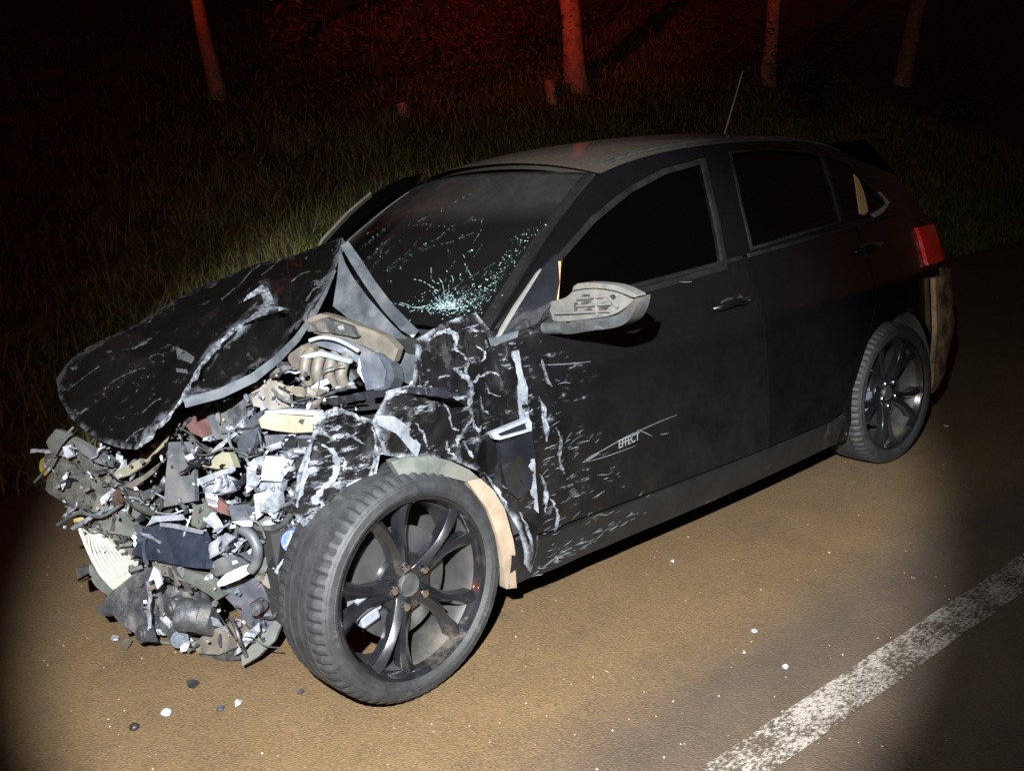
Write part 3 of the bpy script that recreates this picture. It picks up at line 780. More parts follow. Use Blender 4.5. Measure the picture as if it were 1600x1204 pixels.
# ---- wheels
def wheel(center, rotz, side, seed, name='wheel', kscale=1.):
    root = empty(name, center, CAR); rn = random.Random(seed)
    T = Matrix.Translation(center) @ Matrix.Rotation(rotz, 4, 'Z') @ (Matrix.Identity(4) if side > 0 else Matrix.Rotation(PI, 4, 'Z')) @ Matrix.Rotation(RAD(12*seed), 4, 'Y') @ Matrix.Scale(kscale, 4)
    R_ = .312; SEG = 192
    def sh(r, d=.0065): return lambda i: r-(d if i % 3 == 0 else 0)
    prof = [(.243, -.095), (.256, -.102), (.275, -.106), (.297, -.100), (sh(.304), -.090), (sh(R_-.002), -.076), (sh(R_), -.052), (R_-.009, -.0515), (R_-.009, -.0455), (R_, -.045),
            (R_+.001, -.024), (R_-.009, -.0235), (R_-.009, -.0175), (R_+.001, -.017), (R_+.001, .017), (R_-.009, .0175), (R_-.009, .0235), (R_+.001, .024),
            (R_, .045), (R_-.009, .0455), (R_-.009, .0515), (sh(R_), .052), (sh(R_-.002), .076), (sh(.304), .090), (sh(.298, .003), .098), (.290, .1035), (.2885, .1030), (.284, .1065), (.270, .1085), (.2685, .1075), (.2665, .1085), (.258, .1055), (.250, .099), (.243, .090)]
    mb = MB(); mb.lathe(prof, SEG, T); mb.build('tyre', 'rubber', root, smooth=14)
    T1 = T; T = T @ Matrix.Diagonal((1.05, 1, 1.05, 1))
    mb = MB(); mb.lathe([(.236, .088), (.2375, .094), (.232, .0965), (.226, .092), (.222, .080), (.214, .07), (.208, .03), (.205, -.04), (.218, -.08), (.232, -.09)], 96, T); rim = mb.build('rim', 'rim_paint', root, smooth=35)
    mb = MB(); mb.lathe([(.2215, .076), (.2125, .066), (.2065, .03), (.2035, -.04), (.216, -.08)], 96, T); mb.build('rim_barrel', 'rim_barrel', root, smooth=50)
    # ten twisted spokes in five pairs
    for k in range(10):
        base = RAD(72*(k//2)+80); sg = 1 if k % 2 else -1
        v = []; f = []; Q = 9
        for i in range(Q+1):
            t = i/Q; r = lerp(.030, .224, t); a_ = base+sg*(RAD(11)*(1-t)**2+RAD(17.5)*t**1.2-RAD(3))
            wd = lerp(.021, .0125, min(1, t*1.6))+.010*max(0, t-.55)/.45
            y0 = .052+.026*t**.7; c = Vector((r*math.cos(a_), 0, r*math.sin(a_))); tn = Vector((-math.sin(a_), 0, math.cos(a_)))
            v += [T @ (c-tn*wd+Vector((0, y0-.034, 0))), T @ (c-tn*wd*.9+Vector((0, y0-.004, 0))), T @ (c-tn*wd*.25*sg+Vector((0, y0+.0075, 0))), T @ (c+tn*wd*.9+Vector((0, y0-.006, 0))), T @ (c+tn*wd+Vector((0, y0-.034, 0)))]
        for i in range(Q):
            for q in range(4): f.append((i*5+q, i*5+5+q, i*5+6+q, i*5+1+q))
        f += [(4, 3, 2, 1, 0), tuple(Q*5+q for q in range(5))]
        so_ = mesh_obj('spoke', v, f, 'rim_paint', root, 60)
        bv = so_.modifiers.new('bevel', 'BEVEL'); bv.width = .0013; bv.segments = 2; bv.limit_method = 'ANGLE'; bv.angle_limit = RAD(18)
    mb = MB(); mb.lathe([(.0001, .064), (.028, .064), (.031, .060), (.031, .03)], 40, T); mb.build('hub_cap', 'dark_grey', root)
    mb = MB(); mb.lathe([(.031, .050), (.075, .046), (.080, .035), (.080, .01)], 60, T); mb.build('hub', 'rim_paint', root)
    for k in range(5):
        a_ = RAD(72*k+80); c = Vector((.054*math.cos(a_), .052, .054*math.sin(a_)))
        mb = MB(); mb.lathe([(.0001, .021), (.0095, .020), (.0125, .015), (.0135, 0), (.018, -.002), (.019, -.008)], 6 if k < 0 else 12, T @ Matrix.Translation(c)); mb.build('lug_nut', 'chrome', root, smooth=30)
    mb = MB(); mb.lathe([(.06, .0), (.06, .018), (.145, .018), (.145, .0), (.06, 0)], 60, T); mb.build('brake_disc', 'brake_disc', root)
    T2 = Matrix.Translation(center) @ Matrix.Rotation(rotz, 4, 'Z') @ (Matrix.Identity(4) if side > 0 else Matrix.Rotation(PI, 4, 'Z'))
    mb = MB(); a0 = RAD(-2)
    mb.box((T2 @ Vector((.135, .022, .0))), (.062, .06, .058), (T2.to_3x3() @ Matrix.Rotation(RAD(4), 3, 'Y'))); mb.box((T2 @ Vector((.131, .026, -.044))), (.060, .052, .034), (T2.to_3x3() @ Matrix.Rotation(RAD(10), 3, 'Y'))); mb.box((T2 @ Vector((.10, .018, -.015))), (.03, .05, .05), T2.to_3x3())
    cal = mb.build('brake_caliper', 'caliper', root, smooth=0)
    bv = cal.modifiers.new('bevel', 'BEVEL'); bv.width = .006; bv.segments = 2
    return root
wheel((-.058, .742, .322), RAD(8), 1, 0, 'wheel', 1.03)

wheel((-2.528, .715, .311), 0, 1, 1.7)
wheel((-2.528, -.715, .311), 0, -1, 2)
wheel((-.05, -.70, .311), RAD(6), -1, 3)

# ================================================================== CRASHED FRONT
_side_n = Vector((.3, .8, .3))
SKIN = {}
def sheet(name, outl, ctrl, mat, parent, thick=.004, step=14, amp=.0, sc_=8, creases=(), seed=0, smooth=35, axis='y', hug=None):
    """folded sheet metal: outline in photo pixels, lateral depth read off the control points by linear facets"""
    cp = [(p[0], p[1]) for p in ctrl]; cv = [p[2] for p in ctrl]
    box = [(-300, -300), (1900, -300), (1900, 1500), (-300, 1500)]
    r = delaunay_2d_cdt([Vector(p) for p in cp], [tuple(e_) for e_ in creases], [], 0, 1e-6)
    V_ = [tuple(p) for p in r[0]]; orig = r[3]; T_ = [tuple(f) for f in r[2]]
    val = [sum(cv[o_] for o_ in orig[i])/max(1, len(orig[i])) if orig[i] else 0 for i in range(len(V_))]
    def depth(px, py):
        for f in T_:
            (x1, y1), (x2, y2), (x3, y3) = (V_[i] for i in f); dn = (y2-y3)*(x1-x3)+(x3-x2)*(y1-y3)
            if abs(dn) < 1e-9: continue
            a_ = ((y2-y3)*(px-x3)+(x3-x2)*(py-y3))/dn; b2 = ((y3-y1)*(px-x3)+(x1-x3)*(py-y3))/dn; c = 1-a_-b2
            if min(a_, b2, c) > -1e-3: return a_*val[f[0]]+b2*val[f[1]]+c*val[f[2]]
        ws_ = 0; t = 0
        for (x, y), v in zip(cp, cv):
            q = 1/(1+(x-px)**2+(y-py)**2)**1.5; ws_ += q; t += q*v
        return t/ws_
    V2, F = tri2d(outl, [], step)
    def fn(px, py):
        if hug:
            p = hug(px, py); return p+(CAM-p).normalized()*(.0035+amp*.5*(1+crease(p, seed+.3, sc_, 5)))
        p = at(px, py, axis, depth(px, py))
        if amp:
            d = (CAM-p).normalized(); p = p+d*amp*crease(p, seed+.3, sc_, 5)
        return p
    def back(P_, px, py): return P_+(P_-CAM).normalized()*thick
    o = solid(V2, F, fn, back, name, mat, parent, smooth, flip=sgn(V2, F) > 0); SKIN[o.name] = fn
    return o
# hood skin
HOOD_OUT = spline([(88, 592), (112, 560), (150, 535), (205, 510), (268, 472), (330, 441), (400, 413), (440, 405), (470, 395), (505, 381), (535, 371)], 3)+ \
    spline([(541, 382), (530, 405), (520, 428), (505, 455), (488, 488), (462, 524), (432, 556), (398, 584), (345, 610), (285, 628)], 3)+[(268, 645), (250, 664), (215, 702), (188, 700), (160, 690), (135, 674), (110, 652), (92, 620)]
HC = [(80, 595, -.73), (108, 554, -.735), (148, 528, -.735), (268, 464, -.71), (440, 398, -.60), (205, 508, -.72), (330, 438, -.69), (400, 411, -.64), (470, 392, -.55), (505, 379, -.32), (536, 369, .03), (543, 380, .08),
      (520, 430, .16), (488, 490, .30), (432, 560, .40), (345, 616, .42), (285, 630, .40), (215, 705, .20), (160, 694, -.05), (108, 655, -.42), (88, 622, -.62),
      (412, 440, -.10), (428, 478, .06), (378, 506, .10), (340, 540, .14), (302, 590, .22), (262, 652, .30),      # torn ridge
      (446, 496, -.06), (404, 546, .02), (335, 594, .13),                                                        # trough behind the ridge
      (480, 430, -.10), (450, 440, -.16), (300, 495, -.30), (250, 560, -.18), (190, 600, -.30), (200, 660, .02), (140, 610, -.45), (350, 470, -.30), (265, 520, -.36), (160, 560, -.52)]
hood = sheet('hood', HOOD_OUT, HC, 'paint_hood', CAR, .006, 8, .020, 4.5, [(21, 22), (22, 23), (23, 24), (24, 25), (25, 26)], 1, 30)
def strip(pts, w_):
    out = []; back_ = []
    for i, p in enumerate(pts):
        a_ = Vector(pts[max(0, i-1)][:2]); b2 = Vector(pts[min(len(pts)-1, i+1)][:2]); d = (b2-a_).normalized(); n_ = Vector((-d.y, d.x)); ww = w_[i] if isinstance(w_, (list, tuple)) else w_
        out.append(tuple(Vector(p[:2])+n_*ww/2)); back_.append(tuple(Vector(p[:2])-n_*ww/2))
    return out+back_[::-1]
fpath = [(524, 422, .17), (508, 458, .23), (490, 492, .31), (463, 530, .37), (432, 562, .42), (396, 590, .43), (345, 614, .43), (288, 630, .41)]
sheet('hood_flange', strip(fpath, [3, 6, 8, 11, 13, 15, 16, 14]), [(p[0]+dx, p[1]+dy, p[2]+.012) for p in fpath for dx, dy in ((0, 0), (14, 14), (-14, -14))], 'flange', hood, .012, 6, .004, 14, seed=3)
sheet('torn_edge', [(410, 444), (418, 448), (424, 460), (430, 478), (448, 481), (430, 489), (410, 493), (376, 508), (396, 490), (413, 476), (408, 458), (392, 465), (380, 471), (386, 461)], [(410, 440, -.06), (448, 480, .10), (376, 508, .13), (380, 470, -.02), (425, 470, .03)], 'torn_metal', hood, .004, 6, .006, 20, seed=4)
rp = [(366, 512, .14), (345, 535, .16), (322, 562, .20), (304, 590, .25), (284, 622, .30), (262, 652, .33), (240, 676, .30), (220, 697, .25)]
rq = spline(rp, 4); rw_ = random.Random(9)
sheet('torn_edge', strip([(p[0]+rw_.gauss(0, 1.2), p[1]+rw_.gauss(0, 1.2)) for p in rq], [rw_.uniform(2.5, 9) for p in rq]), [(p[0]+d, p[1]+d, p[2]+.02) for p in rp for d in (-8, 0, 8)], 'torn_metal', hood, .006, 4, .014, 18, seed=5)
for poly, y in (([(275, 542), (290, 548), (304, 558), (299, 568), (288, 563), (277, 560)], .16), ([(275, 575), (292, 577), (294, 583), (276, 581)], .18), ([(490, 445), (522, 420), (524, 423), (500, 447)], .2)):
    sheet('bare_metal_tear', poly, [(p[0], p[1], y+.015) for p in poly]+[(0, 0, y)], 'torn_metal', hood, .003, 4, .008, 25, seed=6, hug=SKIN['hood'])
for path, y, w_ in (([(407, 413), (392, 424), (378, 440), (360, 456), (346, 468)], -.26, 5), ([(440, 402), (424, 418), (408, 430)], -.3, 3), ([(455, 440), (470, 428), (484, 424)], -.06, 4), ([(210, 545), (224, 535), (238, 528)], -.4, 2.5), ([(170, 600), (190, 588), (220, 575)], -.3, 2), ([(105, 610), (130, 590), (155, 572)], -.58, 2.5), ([(222, 645), (240, 628), (252, 622)], .1, 4), ([(196, 690), (210, 676), (224, 668)], .12, 5), ([(232, 560), (246, 552), (256, 556)], -.26, 2), ([(478, 470), (490, 452), (500, 448)], .2, 6), ([(452, 520), (462, 506), (470, 500)], .26, 7)):
    sheet('bare_metal_tear', strip(spline(path, 3), [w_*.62*(.35+.65*math.sin(q*1.7)**2) for q in range(len(spline(path, 3)))]), [(p[0], p[1], y+.03) for p in path]+[(path[0][0]+40, path[0][1]+60, y+.03)], 'torn_metal', hood, .002, 4, .006, 20, seed=6, hug=SKIN['hood'])
# rear corner of the hood bent up: two pale strips and the torn gusset
gp = [(538, 380, .08), (556, 408, .16), (580, 445, .26), (606, 480, .38), (632, 508, .50), (650, 522, .57)]
sheet('hood_rear_rail', strip(gp, [14, 17, 17, 18, 19, 14]), [(p[0]+d, p[1]-d*.6, p[2]) for p in gp for d in (-14, 0, 14)], 'flange', hood, .014, 5, .012, 11, seed=7)
sheet('hinge_gusset', [(531, 388), (540, 412), (551, 432), (576, 466), (612, 506), (650, 543), (668, 540), (671, 556), (660, 585), (645, 604), (628, 594), (618, 566), (603, 542), (575, 512), (545, 498), (520, 478), (526, 440)],
      [(531, 385, .10), (551, 432, .20), (520, 480, .16), (576, 466, .30), (612, 506, .42), (575, 512, .34), (603, 542, .46), (650, 543, .58), (670, 545, .66), (640, 606, .66), (620, 570, .52), (650, 570, .63), (560, 480, .25)], 'flange', hood, .006, 6, .026, 9, [(1, 3), (3, 4), (4, 7), (7, 11)], 8, 30)

# torn wing, wheel-arch remains
def big_crush(a1, s1, seed, a2=.008):
    def f(p):
        q = Vector((p.x, p.y*.6, p.z*.75))
        return p+Vector((-.15, 1, .05))*a1*1.15*crease(q, seed+.5, s1*.95, 5)+Vector((.1, 1, .1))*a2*.9*crease(q, seed+5, s1*3.4, 5)
    return f
FEN = SP([(652, 530), (690, 508), (745, 488), (785, 532), (812, 546), (830, 600), (838, 700), (842, 790), (838, 868), (826, 895), (813, 880), (808, 830), (790, 780), (755, 738), (700, 716), (640, 718), (606, 712), (585, 660), (600, 610), (640, 600)])
wing = panel('front_wing', FEN, [], 'paint_wreck', CAR, .0105, -.012, .006, 1, big_crush(.050, 4.6, 1, .012), 12)
panel('torn_wing_piece', SP([(500, 655), (540, 640), (575, 652), (612, 664), (640, 688), (655, 712), (612, 716), (606, 745), (588, 788), (560, 812), (520, 816), (492, 832), (472, 805), (480, 745), (498, 700)]), [], 'paint_shredded', CAR, .0095, -.05, .005, 1, big_crush(.060, 6.0, 3, .016), 12)
panel('torn_wing_piece', SP([(585, 648), (612, 650), (640, 668), (660, 695), (655, 716), (640, 700), (615, 676), (590, 664)]), [], 'foil', CAR, .012, .0, .005, 1, big_crush(.02, 9, 4, .01), 28)
panel('wheel_arch_liner', SP([(612, 722), (632, 715), (670, 712), (705, 720), (735, 734), (752, 748), (735, 754), (700, 745), (660, 748), (630, 752), (622, 738)]), [], 'liner_green', CAR, .02, -.005, .03, 1, big_crush(.012, 7, 5, .004), 30, label='grey-green upper piece of wheel arch edge')
panel('wheel_arch_liner', SP([(732, 752), (752, 748), (772, 766), (790, 795), (802, 840), (806, 880), (808, 918), (792, 920), (786, 880), (778, 838), (762, 795), (742, 768)]), [], 'liner_beige', CAR, .02, -.002, .09, 1, big_crush(.006, 8, 6, .002), 30, label='dusty beige lower edge of wheel arch')
mk = panel('side_marker', SP([(757, 674), (815, 650), (821, 657), (821, 670), (772, 684), (763, 683)]), [SP([(768, 675), (812, 657), (815, 668), (774, 679)])], 'silver', CAR, .012, .030, .018, 1)
panel('marker_lens', SP([(766, 676), (813, 655), (816, 669), (773, 681)]), [], 'gloss_black', mk, .02, .024, .012, 1)
def bulge(p):
    return p+Vector((0, .028*math.exp(-((p.x+.40)/.06)**2-((p.z-.62)/.09)**2), 0))
panel('wing_corner', SP([(770, 690), (826, 672), (834, 715), (826, 762), (806, 778), (786, 760), (774, 728)]), [], 'gloss_black', CAR, .015, .012, .02, 1, bulge)
panel('bent_door_edge', SP([(799, 548), (807, 546), (820, 612), (828, 690), (835, 760), (838, 800), (829, 790), (822, 740), (815, 680), (806, 610)]), [], 'foil', fd, .012, .012, .008, 1, big_crush(.012, 16, 7, .008), 25)
# scratches along the scraped flank
rn = random.Random(21); sm = MB()
def scratch(px, py, L, ang, wd, off=.0035):
    x, z = onside(px, py); k = 5; pts = []
    cv_ = rn.gauss(0, .5)
    for i in range(k+1):
        t = i/k; a_ = ang+cv_*(t-.5); pts.append((x+math.cos(ang)*L*t, z+math.sin(ang)*L*t+cv_*L*.25*t*(1-t)))
    def P3(x, z):
        p = Vector((x, ys(x, z)+off, z)); return door_dent(p)
    for i in range(k):
        A, B = P3(*pts[i]), P3(*pts[i+1]); ww = wd*math.sin(PI*(i+.6)/(k+.8)); sm.add([A-Vector((0, 0, ww)), A+Vector((0, 0, ww)), B+Vector((0, 0, ww)), B-Vector((0, 0, ww))], [(0, 1, 2, 3)])
for q in range(85):
    t = rn.random()**1.7; px = lerp(848, 1010, t); py = lerp(rn.uniform(620, 880), rn.uniform(735, 820), t)
    if py > 895-(px-840)*.5-8: continue
    scratch(px, py, rn.uniform(.008, .045)*(1 if t < .6 else .7), RAD(180-rn.gauss(14, 13)), rn.uniform(.0004, .0013))
for q in range(60):
    px = rn.uniform(812, 990); py = lerp(908, 806, (px-806)/190.)+rn.uniform(-12, 2); scratch(px, py, rn.uniform(.01, .04), RAD(180-rn.gauss(3, 10)), rn.uniform(.0006, .0018), .004)
for (px, py, L) in [(1060, 440, .06), (838, 570, .2), (870, 600, .05), (905, 690, .04), (1030, 678, .04)]: scratch(px, py, L, RAD(188), .0012)
sm.build('scratch_mark', 'decal_grey', fd, smooth=0, kind='stuff')
# pale strips on the folds: rubbed bare metal plus painted bright highlights
def vein(path, w_, fn, off, parent, mat='torn_metal'):
    P_ = spline(path, 5); rw = random.Random(int(path[0][0]*7+path[0][1]))
    P_ = [(p[0]+rw.gauss(0, .9), p[1]+rw.gauss(0, .9)) for p in P_]
    panel('bare_metal_highlight', SP(strip(P_, [max(1.2, w_*.8*rw.uniform(.15, 1.35)*(1-.7*abs(2*i/(len(P_)-1)-1)**2)) for i in range(len(P_))])), [], mat, parent, .010, off, .004, 1, fn, 14)
WF = big_crush(.050, 4.6, 1, .012)
for path, w_ in (([(668, 532), (690, 520), (708, 518), (716, 530), (712, 545), (722, 552)], 11), ([(722, 552), (732, 568), (726, 585), (740, 598), (752, 590), (772, 582), (786, 588)], 9), ([(706, 575), (716, 582), (728, 590), (738, 606), (734, 630), (742, 655)], 10),
                 ([(742, 655), (728, 672), (716, 690), (722, 700)], 9), ([(742, 655), (752, 672), (760, 668)], 6), ([(640, 604), (668, 606), (690, 612), (702, 622), (716, 620)], 9), ([(690, 625), (700, 645), (708, 668), (718, 672)], 5), ([(748, 540), (762, 552), (758, 566)], 4),
                 ([(650, 660), (664, 680), (672, 700)], 6), ([(700, 690), (704, 704), (712, 712)], 6), ([(728, 690), (736, 704), (744, 716)], 7), ([(756, 620), (762, 640), (775, 648)], 4), ([(764, 600), (772, 615), (790, 620)], 3), ([(796, 640), (806, 650), (812, 640)], 4), ([(770, 740), (786, 765), (796, 790)], 5), ([(812, 800), (820, 830), (826, 860)], 6)):
    vein(path, w_, WF, -.010, wing)
TF = big_crush(.060, 6.0, 3, .016)
tp = bpy.data.objects['torn_wing_piece']
for path, w_ in (([(505, 660), (540, 644), (575, 655), (608, 668)], 8), ([(508, 672), (535, 690), (560, 684), (590, 700)], 8), ([(500, 700), (494, 730), (486, 770), (478, 800)], 10), ([(520, 700), (545, 720), (540, 750), (520, 770)], 16), ([(604, 672), (606, 700), (600, 740), (580, 790), (560, 808)], 7), ([(490, 812), (515, 800), (545, 806), (565, 800)], 7), ([(545, 720), (560, 725), (556, 740)], 6), ([(520, 770), (510, 790), (530, 796)], 14)):
    vein(path, w_, TF, -.047, tp, 'foil' if w_ > 9 else 'torn_metal')
DF = door_dent
for path, w_ in (([(846, 560), (852, 590), (862, 604)], 7), ([(842, 620), (852, 650), (850, 690)], 9), ([(868, 668), (876, 690), (872, 714), (880, 740)], 8), ([(850, 740), (858, 770), (852, 800)], 7), ([(862, 780), (870, 800), (866, 830)], 5)):
    vein(path, w_, DF, .003, fd, 'torn_metal')

# ---- wreckage: hand placed pieces on the crash face
P1 = at(400, 1000, 'z', .06); P2 = at(75, 725, 'y', -.5); P3_ = at(520, 620, 'y', .52)
FN = (P2-P1).cross(P3_-P1).normalized()
if FN.dot(CAM-P1) < 0: FN = -FN
print('face', FN, P1, P2, P3_)
rn = random.Random(5)
def face(px, py, off=0.): return on_plane(px, py, FN, P1+FN*off)
def slab(name, poly, off, mat, thick=.012, tilt=.25, amp=.006, step=12, sc_=14, parent=None, seed=None, smooth=30, tl=None):
    c = (sum(p[0] for p in poly)/len(poly), sum(p[1] for p in poly)/len(poly)); p0 = face(*c, off)
    n_ = (FN+(Vector(tl) if tl else Vector((rn.gauss(0, tilt), rn.gauss(0, tilt), rn.gauss(0, tilt))))).normalized()
    vw = (CAM-p0).normalized()
    if n_.dot(vw) < .6: n_ = (n_+vw*(.75-n_.dot(vw))*1.2).normalized()
    V2, F = tri2d(poly, [], step); sd = rn.uniform(0, 50) if seed is None else seed
    def fn(px, py):
        p = on_plane(px, py, n_, p0); return p+n_*amp*1.5*crease(p, sd, sc_*1.1, 4)
    def back(P_, px, py): return P_-n_*thick
    return solid(V2, F, fn, back, name, mat, parent or CAR, smooth, flip=sgn(V2, F) > 0)
def hose(name, path, off, r, mat, parent=None, seg=10):
    path = [(p[0], p[1], p[2] if len(p) > 2 else 0) for p in path]
    pts = [face(p[0], p[1], off+p[2]) for p in (spline(path, 5) if len(path) > 2 else path)]
    mb = MB(); mb.tube(pts, r, seg); return mb.build(name, mat, parent or CAR)
def drum(name, px, py, off, r, L, axis, mat, parent=None):
    c = face(px, py, off); ax = Vector(axis).normalized(); mb = MB()
    q = ax.orthogonal().normalized(); T = Matrix.Translation(c) @ ax.to_track_quat('Y', 'Z').to_matrix().to_4x4()
    mb.lathe([(.0001, L/2), (r*.55, L/2), (r*.6, L/2-.006), (r*.9, L/2-.006), (r, L/2-.014), (r, L/6), (r*.93, L/6-.004), (r*.93, -L/6), (r, -L/6-.004), (r, -L/2), (.0001, -L/2)], 28, T)
    return mb.build(name, mat, parent or CAR, smooth=35)
# dark mass of the engine behind
mb = MB(); eb = Vector((-.12, .12, .45)); mb.box(eb, (.38, .95, .55)); mb.box((-.05, -.35, .55), (.5, .5, .4)); mb.box((.02, .0, .3), (.3, .9, .3)); ENG = mb.build('engine_block', 'interior', CAR, smooth=0)
# radiator pack crushed at the far left
slab('radiator', [(66, 716), (90, 690), (118, 705), (150, 706), (176, 738), (205, 762), (226, 796), (214, 836), (188, 846), (150, 832), (112, 800), (74, 764)], .00, 'radiator', .05, 0, .022, 9, 11, seed=3, tl=(.25, -.1, .1))
slab('radiator_fins', [(150, 770), (200, 775), (222, 800), (205, 838), (168, 832), (140, 800)], .03, 'liner_green', .02, 0, .014, 8, 16, seed=9, tl=(.1, .3, .2))
slab('yellow_bracket', [(62, 718), (72, 712), (80, 722), (78, 738), (70, 744), (62, 736)], .0, 'yellow_plastic', .02, .3, .012, 6)
slab('yellow_bracket', [(112, 800), (128, 798), (131, 812), (116, 816)], .04, 'yellow_plastic', .02, .3, .006, 6)
slab('bracket', [(72, 690), (88, 670), (104, 676), (108, 700), (92, 712), (76, 706)], .03, 'liner_green', .02, .5, .01, 6)
slab('bracket', [(98, 698), (110, 694), (114, 710), (102, 714)], .05, 'white_plastic', .01, .5, .004, 6)
slab('trim_strip', [(112, 684), (124, 690), (158, 712), (180, 722), (176, 730), (150, 722), (118, 700)], .05, 'grey_plastic', .02, .4, .006, 6)
slab('support_strip', [(176, 736), (210, 722), (242, 700), (262, 678), (254, 698), (228, 724), (200, 742), (182, 748)], .06, 'cream', .01, .3, .006, 6, seed=4)
slab('support_strip', [(192, 758), (224, 742), (250, 722), (238, 740), (206, 764)], .05, 'beige_plastic', .01, .3, .004, 6)
# grille panel, headlight lens and bumper remains
gp_ = slab('grille_panel', [(206, 866), (216, 842), (228, 824), (250, 818), (272, 821), (311, 830), (318, 846), (322, 888), (300, 886), (268, 880), (236, 874)], .09, 'blue_black_panel', .03, 0, .006, 8, 9, seed=12, tl=(.05, -.1, .25))
slab('grille_trim', [(250, 816), (273, 818), (314, 828), (313, 834), (272, 825), (250, 822)], .10, 'foil', .01, 0, .003, 5, seed=1, tl=(.05, -.1, .25), parent=gp_)
slab('grille_trim', [(228, 822), (238, 806), (280, 804), (284, 812), (244, 815)], .085, 'silver', .015, .2, .004, 5)
hl = slab('headlight', [(124, 824), (140, 826), (160, 834), (186, 858), (206, 880), (212, 893), (179, 920), (160, 900), (146, 876), (134, 850)], .05, 'pale_lens', .03, 0, .003, 8, 10, seed=2, tl=(.25, -.45, .1))
for k in range(8):
    t = (k+.5)/8; hose('lens_rib', [(lerp(136, 166, t), lerp(832, 842, t)), (lerp(140, 190, t), lerp(866, 866, t)), (lerp(166, 208, t), lerp(912, 888, t))], .066+.004*(k % 2), .004, 'pale_lens', hl, 6)
hose('lens_rim', [(124, 824), (134, 850), (146, 876), (160, 900), (179, 920)], .055, .006, 'pale_lens', hl, 6)
slab('headlight_housing', [(158, 836), (176, 832), (204, 852), (212, 884), (206, 886), (186, 860)], .03, 'beige_plastic', .03, .2, .006, 7)
slab('housing_back', [(140, 880), (158, 905), (180, 925), (172, 934), (150, 916), (136, 895)], .0, 'liner_green', .03, .2, .006, 7)
slab('housing_back', [(118, 888), (134, 884), (140, 902), (124, 910)], .0, 'dark_grey', .03, .2, .006, 7)
hose('bolt', [(124, 906), (138, 898)], .04, .006, 'chrome')
# lower carrier
slab('lower_carrier', [(150, 950), (178, 922), (214, 892), (232, 884), (244, 900), (224, 926), (212, 950), (226, 978), (238, 1002), (222, 1000), (196, 978), (176, 958), (160, 962)], .08, 'cast_metal', .03, 0, .012, 8, 9, seed=6, tl=(.1, -.3, .35))
slab('lower_carrier', [(236, 878), (270, 884), (322, 900), (350, 930), (338, 938), (300, 912), (262, 900), (240, 896)], .07, 'liner_green', .03, .15, .008, 8, seed=8)
slab('carrier_clip', [(231, 908), (240, 884), (248, 892), (252, 912), (245, 920), (240, 905)], .11, 'white_plastic', .01, .2, .004, 5)
slab('gearbox_case', [(218, 925), (245, 912), (290, 918), (312, 940), (318, 975), (290, 996), (250, 992), (226, 965)], .01, 'cast_metal', .08, 0, .03, 7, 12, seed=14, tl=(.1, .1, .2))
drum('alternator', 306, 962, .06, .052, .12, (.55, -.5, .15), 'cast_metal')
drum('pulley', 272, 948, .07, .034, .05, (.75, .2, .1), 'dark_grey')
drum('speaker_horn', 222, 990, .10, .028, .03, (.9, .3, .3), 'dark_grey')
drum('motor', 280, 995, .05, .03, .07, (.2, .9, .2), 'blue_grey_metal')
slab('strut', [(338, 920), (362, 908), (402, 900), (416, 925), (432, 970), (418, 986), (390, 980), (368, 950)], .03, 'blue_grey_metal', .05, 0, .014, 8, 10, seed=3, tl=(.0, .35, .1))
drum('bushing', 402, 948, .08, .022, .05, (.7, .6, .1), 'cast_metal')
slab('chassis_leg', [(300, 1006), (330, 985), (372, 968), (392, 984), (372, 1010), (340, 1022), (308, 1020)], .04, 'beige_plastic', .04, 0, .016, 7, 14, seed=5, tl=(.1, .1, .5))
slab('chassis_leg', [(296, 1014), (322, 1006), (364, 1016), (384, 1006), (374, 1030), (330, 1034), (300, 1030)], .03, 'dark_grey', .03, .2, .016, 7, 14)
slab('splash_shield', [(376, 1024), (398, 1000), (424, 976), (438, 964), (440, 974), (428, 1000), (404, 1024), (378, 1040)], .06, 'liner_green', .012, 0, .01, 7, 9, seed=7, tl=(-.1, .3, .6))
slab('splash_shield', [(396, 872), (432, 884), (452, 896), (444, 916), (420, 918), (400, 900)], .04, 'beige_plastic', .02, .3, .01, 7)
slab('white_duct', [(339, 910), (352, 896), (378, 884), (394, 880), (399, 890), (376, 904), (352, 914), (341, 916)], .12, 'white_plastic', .02, .1, .006, 5, 20)
# middle: silver, foil, broken plastics
slab('license_holder', [(262, 690), (304, 690), (302, 735), (304, 782), (256, 792), (258, 740)], .07, 'grey_plastic', .02, 0, .006, 9, 8, seed=1, tl=(.0, .2, .3))
slab('pink_plate', [(286, 660), (322, 640), (332, 688), (316, 684), (300, 676)], .05, 'pink_plastic', .015, .15, .004, 7)
slab('plate_edge', [(320, 638), (328, 642), (344, 686), (336, 690)], .07, 'grey_plastic', .015, .15, .003, 5)
slab('cream_block', [(310, 727), (328, 708), (358, 706), (366, 730), (340, 732)], .08, 'cream', .03, .1, .004, 7)
slab('foil_shield', [(312, 756), (330, 744), (352, 738), (366, 748), (362, 764), (342, 772), (318, 770)], .09, 'foil', .012, .3, .014, 5, 26)
slab('silver_strip', [(308, 748), (346, 734), (362, 730), (358, 738), (316, 756)], .10, 'silver', .008, .2, .004, 5)
slab('catalyst_shell', [(386, 730), (398, 714), (412, 712), (410, 740), (398, 762), (384, 770)], .10, 'foil', .03, .2, .012, 5, 30)
slab('silver_box', [(415, 712), (446, 713), (445, 740), (440, 752), (408, 750), (410, 730)], .12, 'silver', .05, 0, .003, 7, 8, seed=2, tl=(.2, .3, .2))
slab('silver_box', [(408, 754), (440, 754), (436, 770), (420, 776), (402, 766)], .11, 'silver', .03, .1, .003, 7)
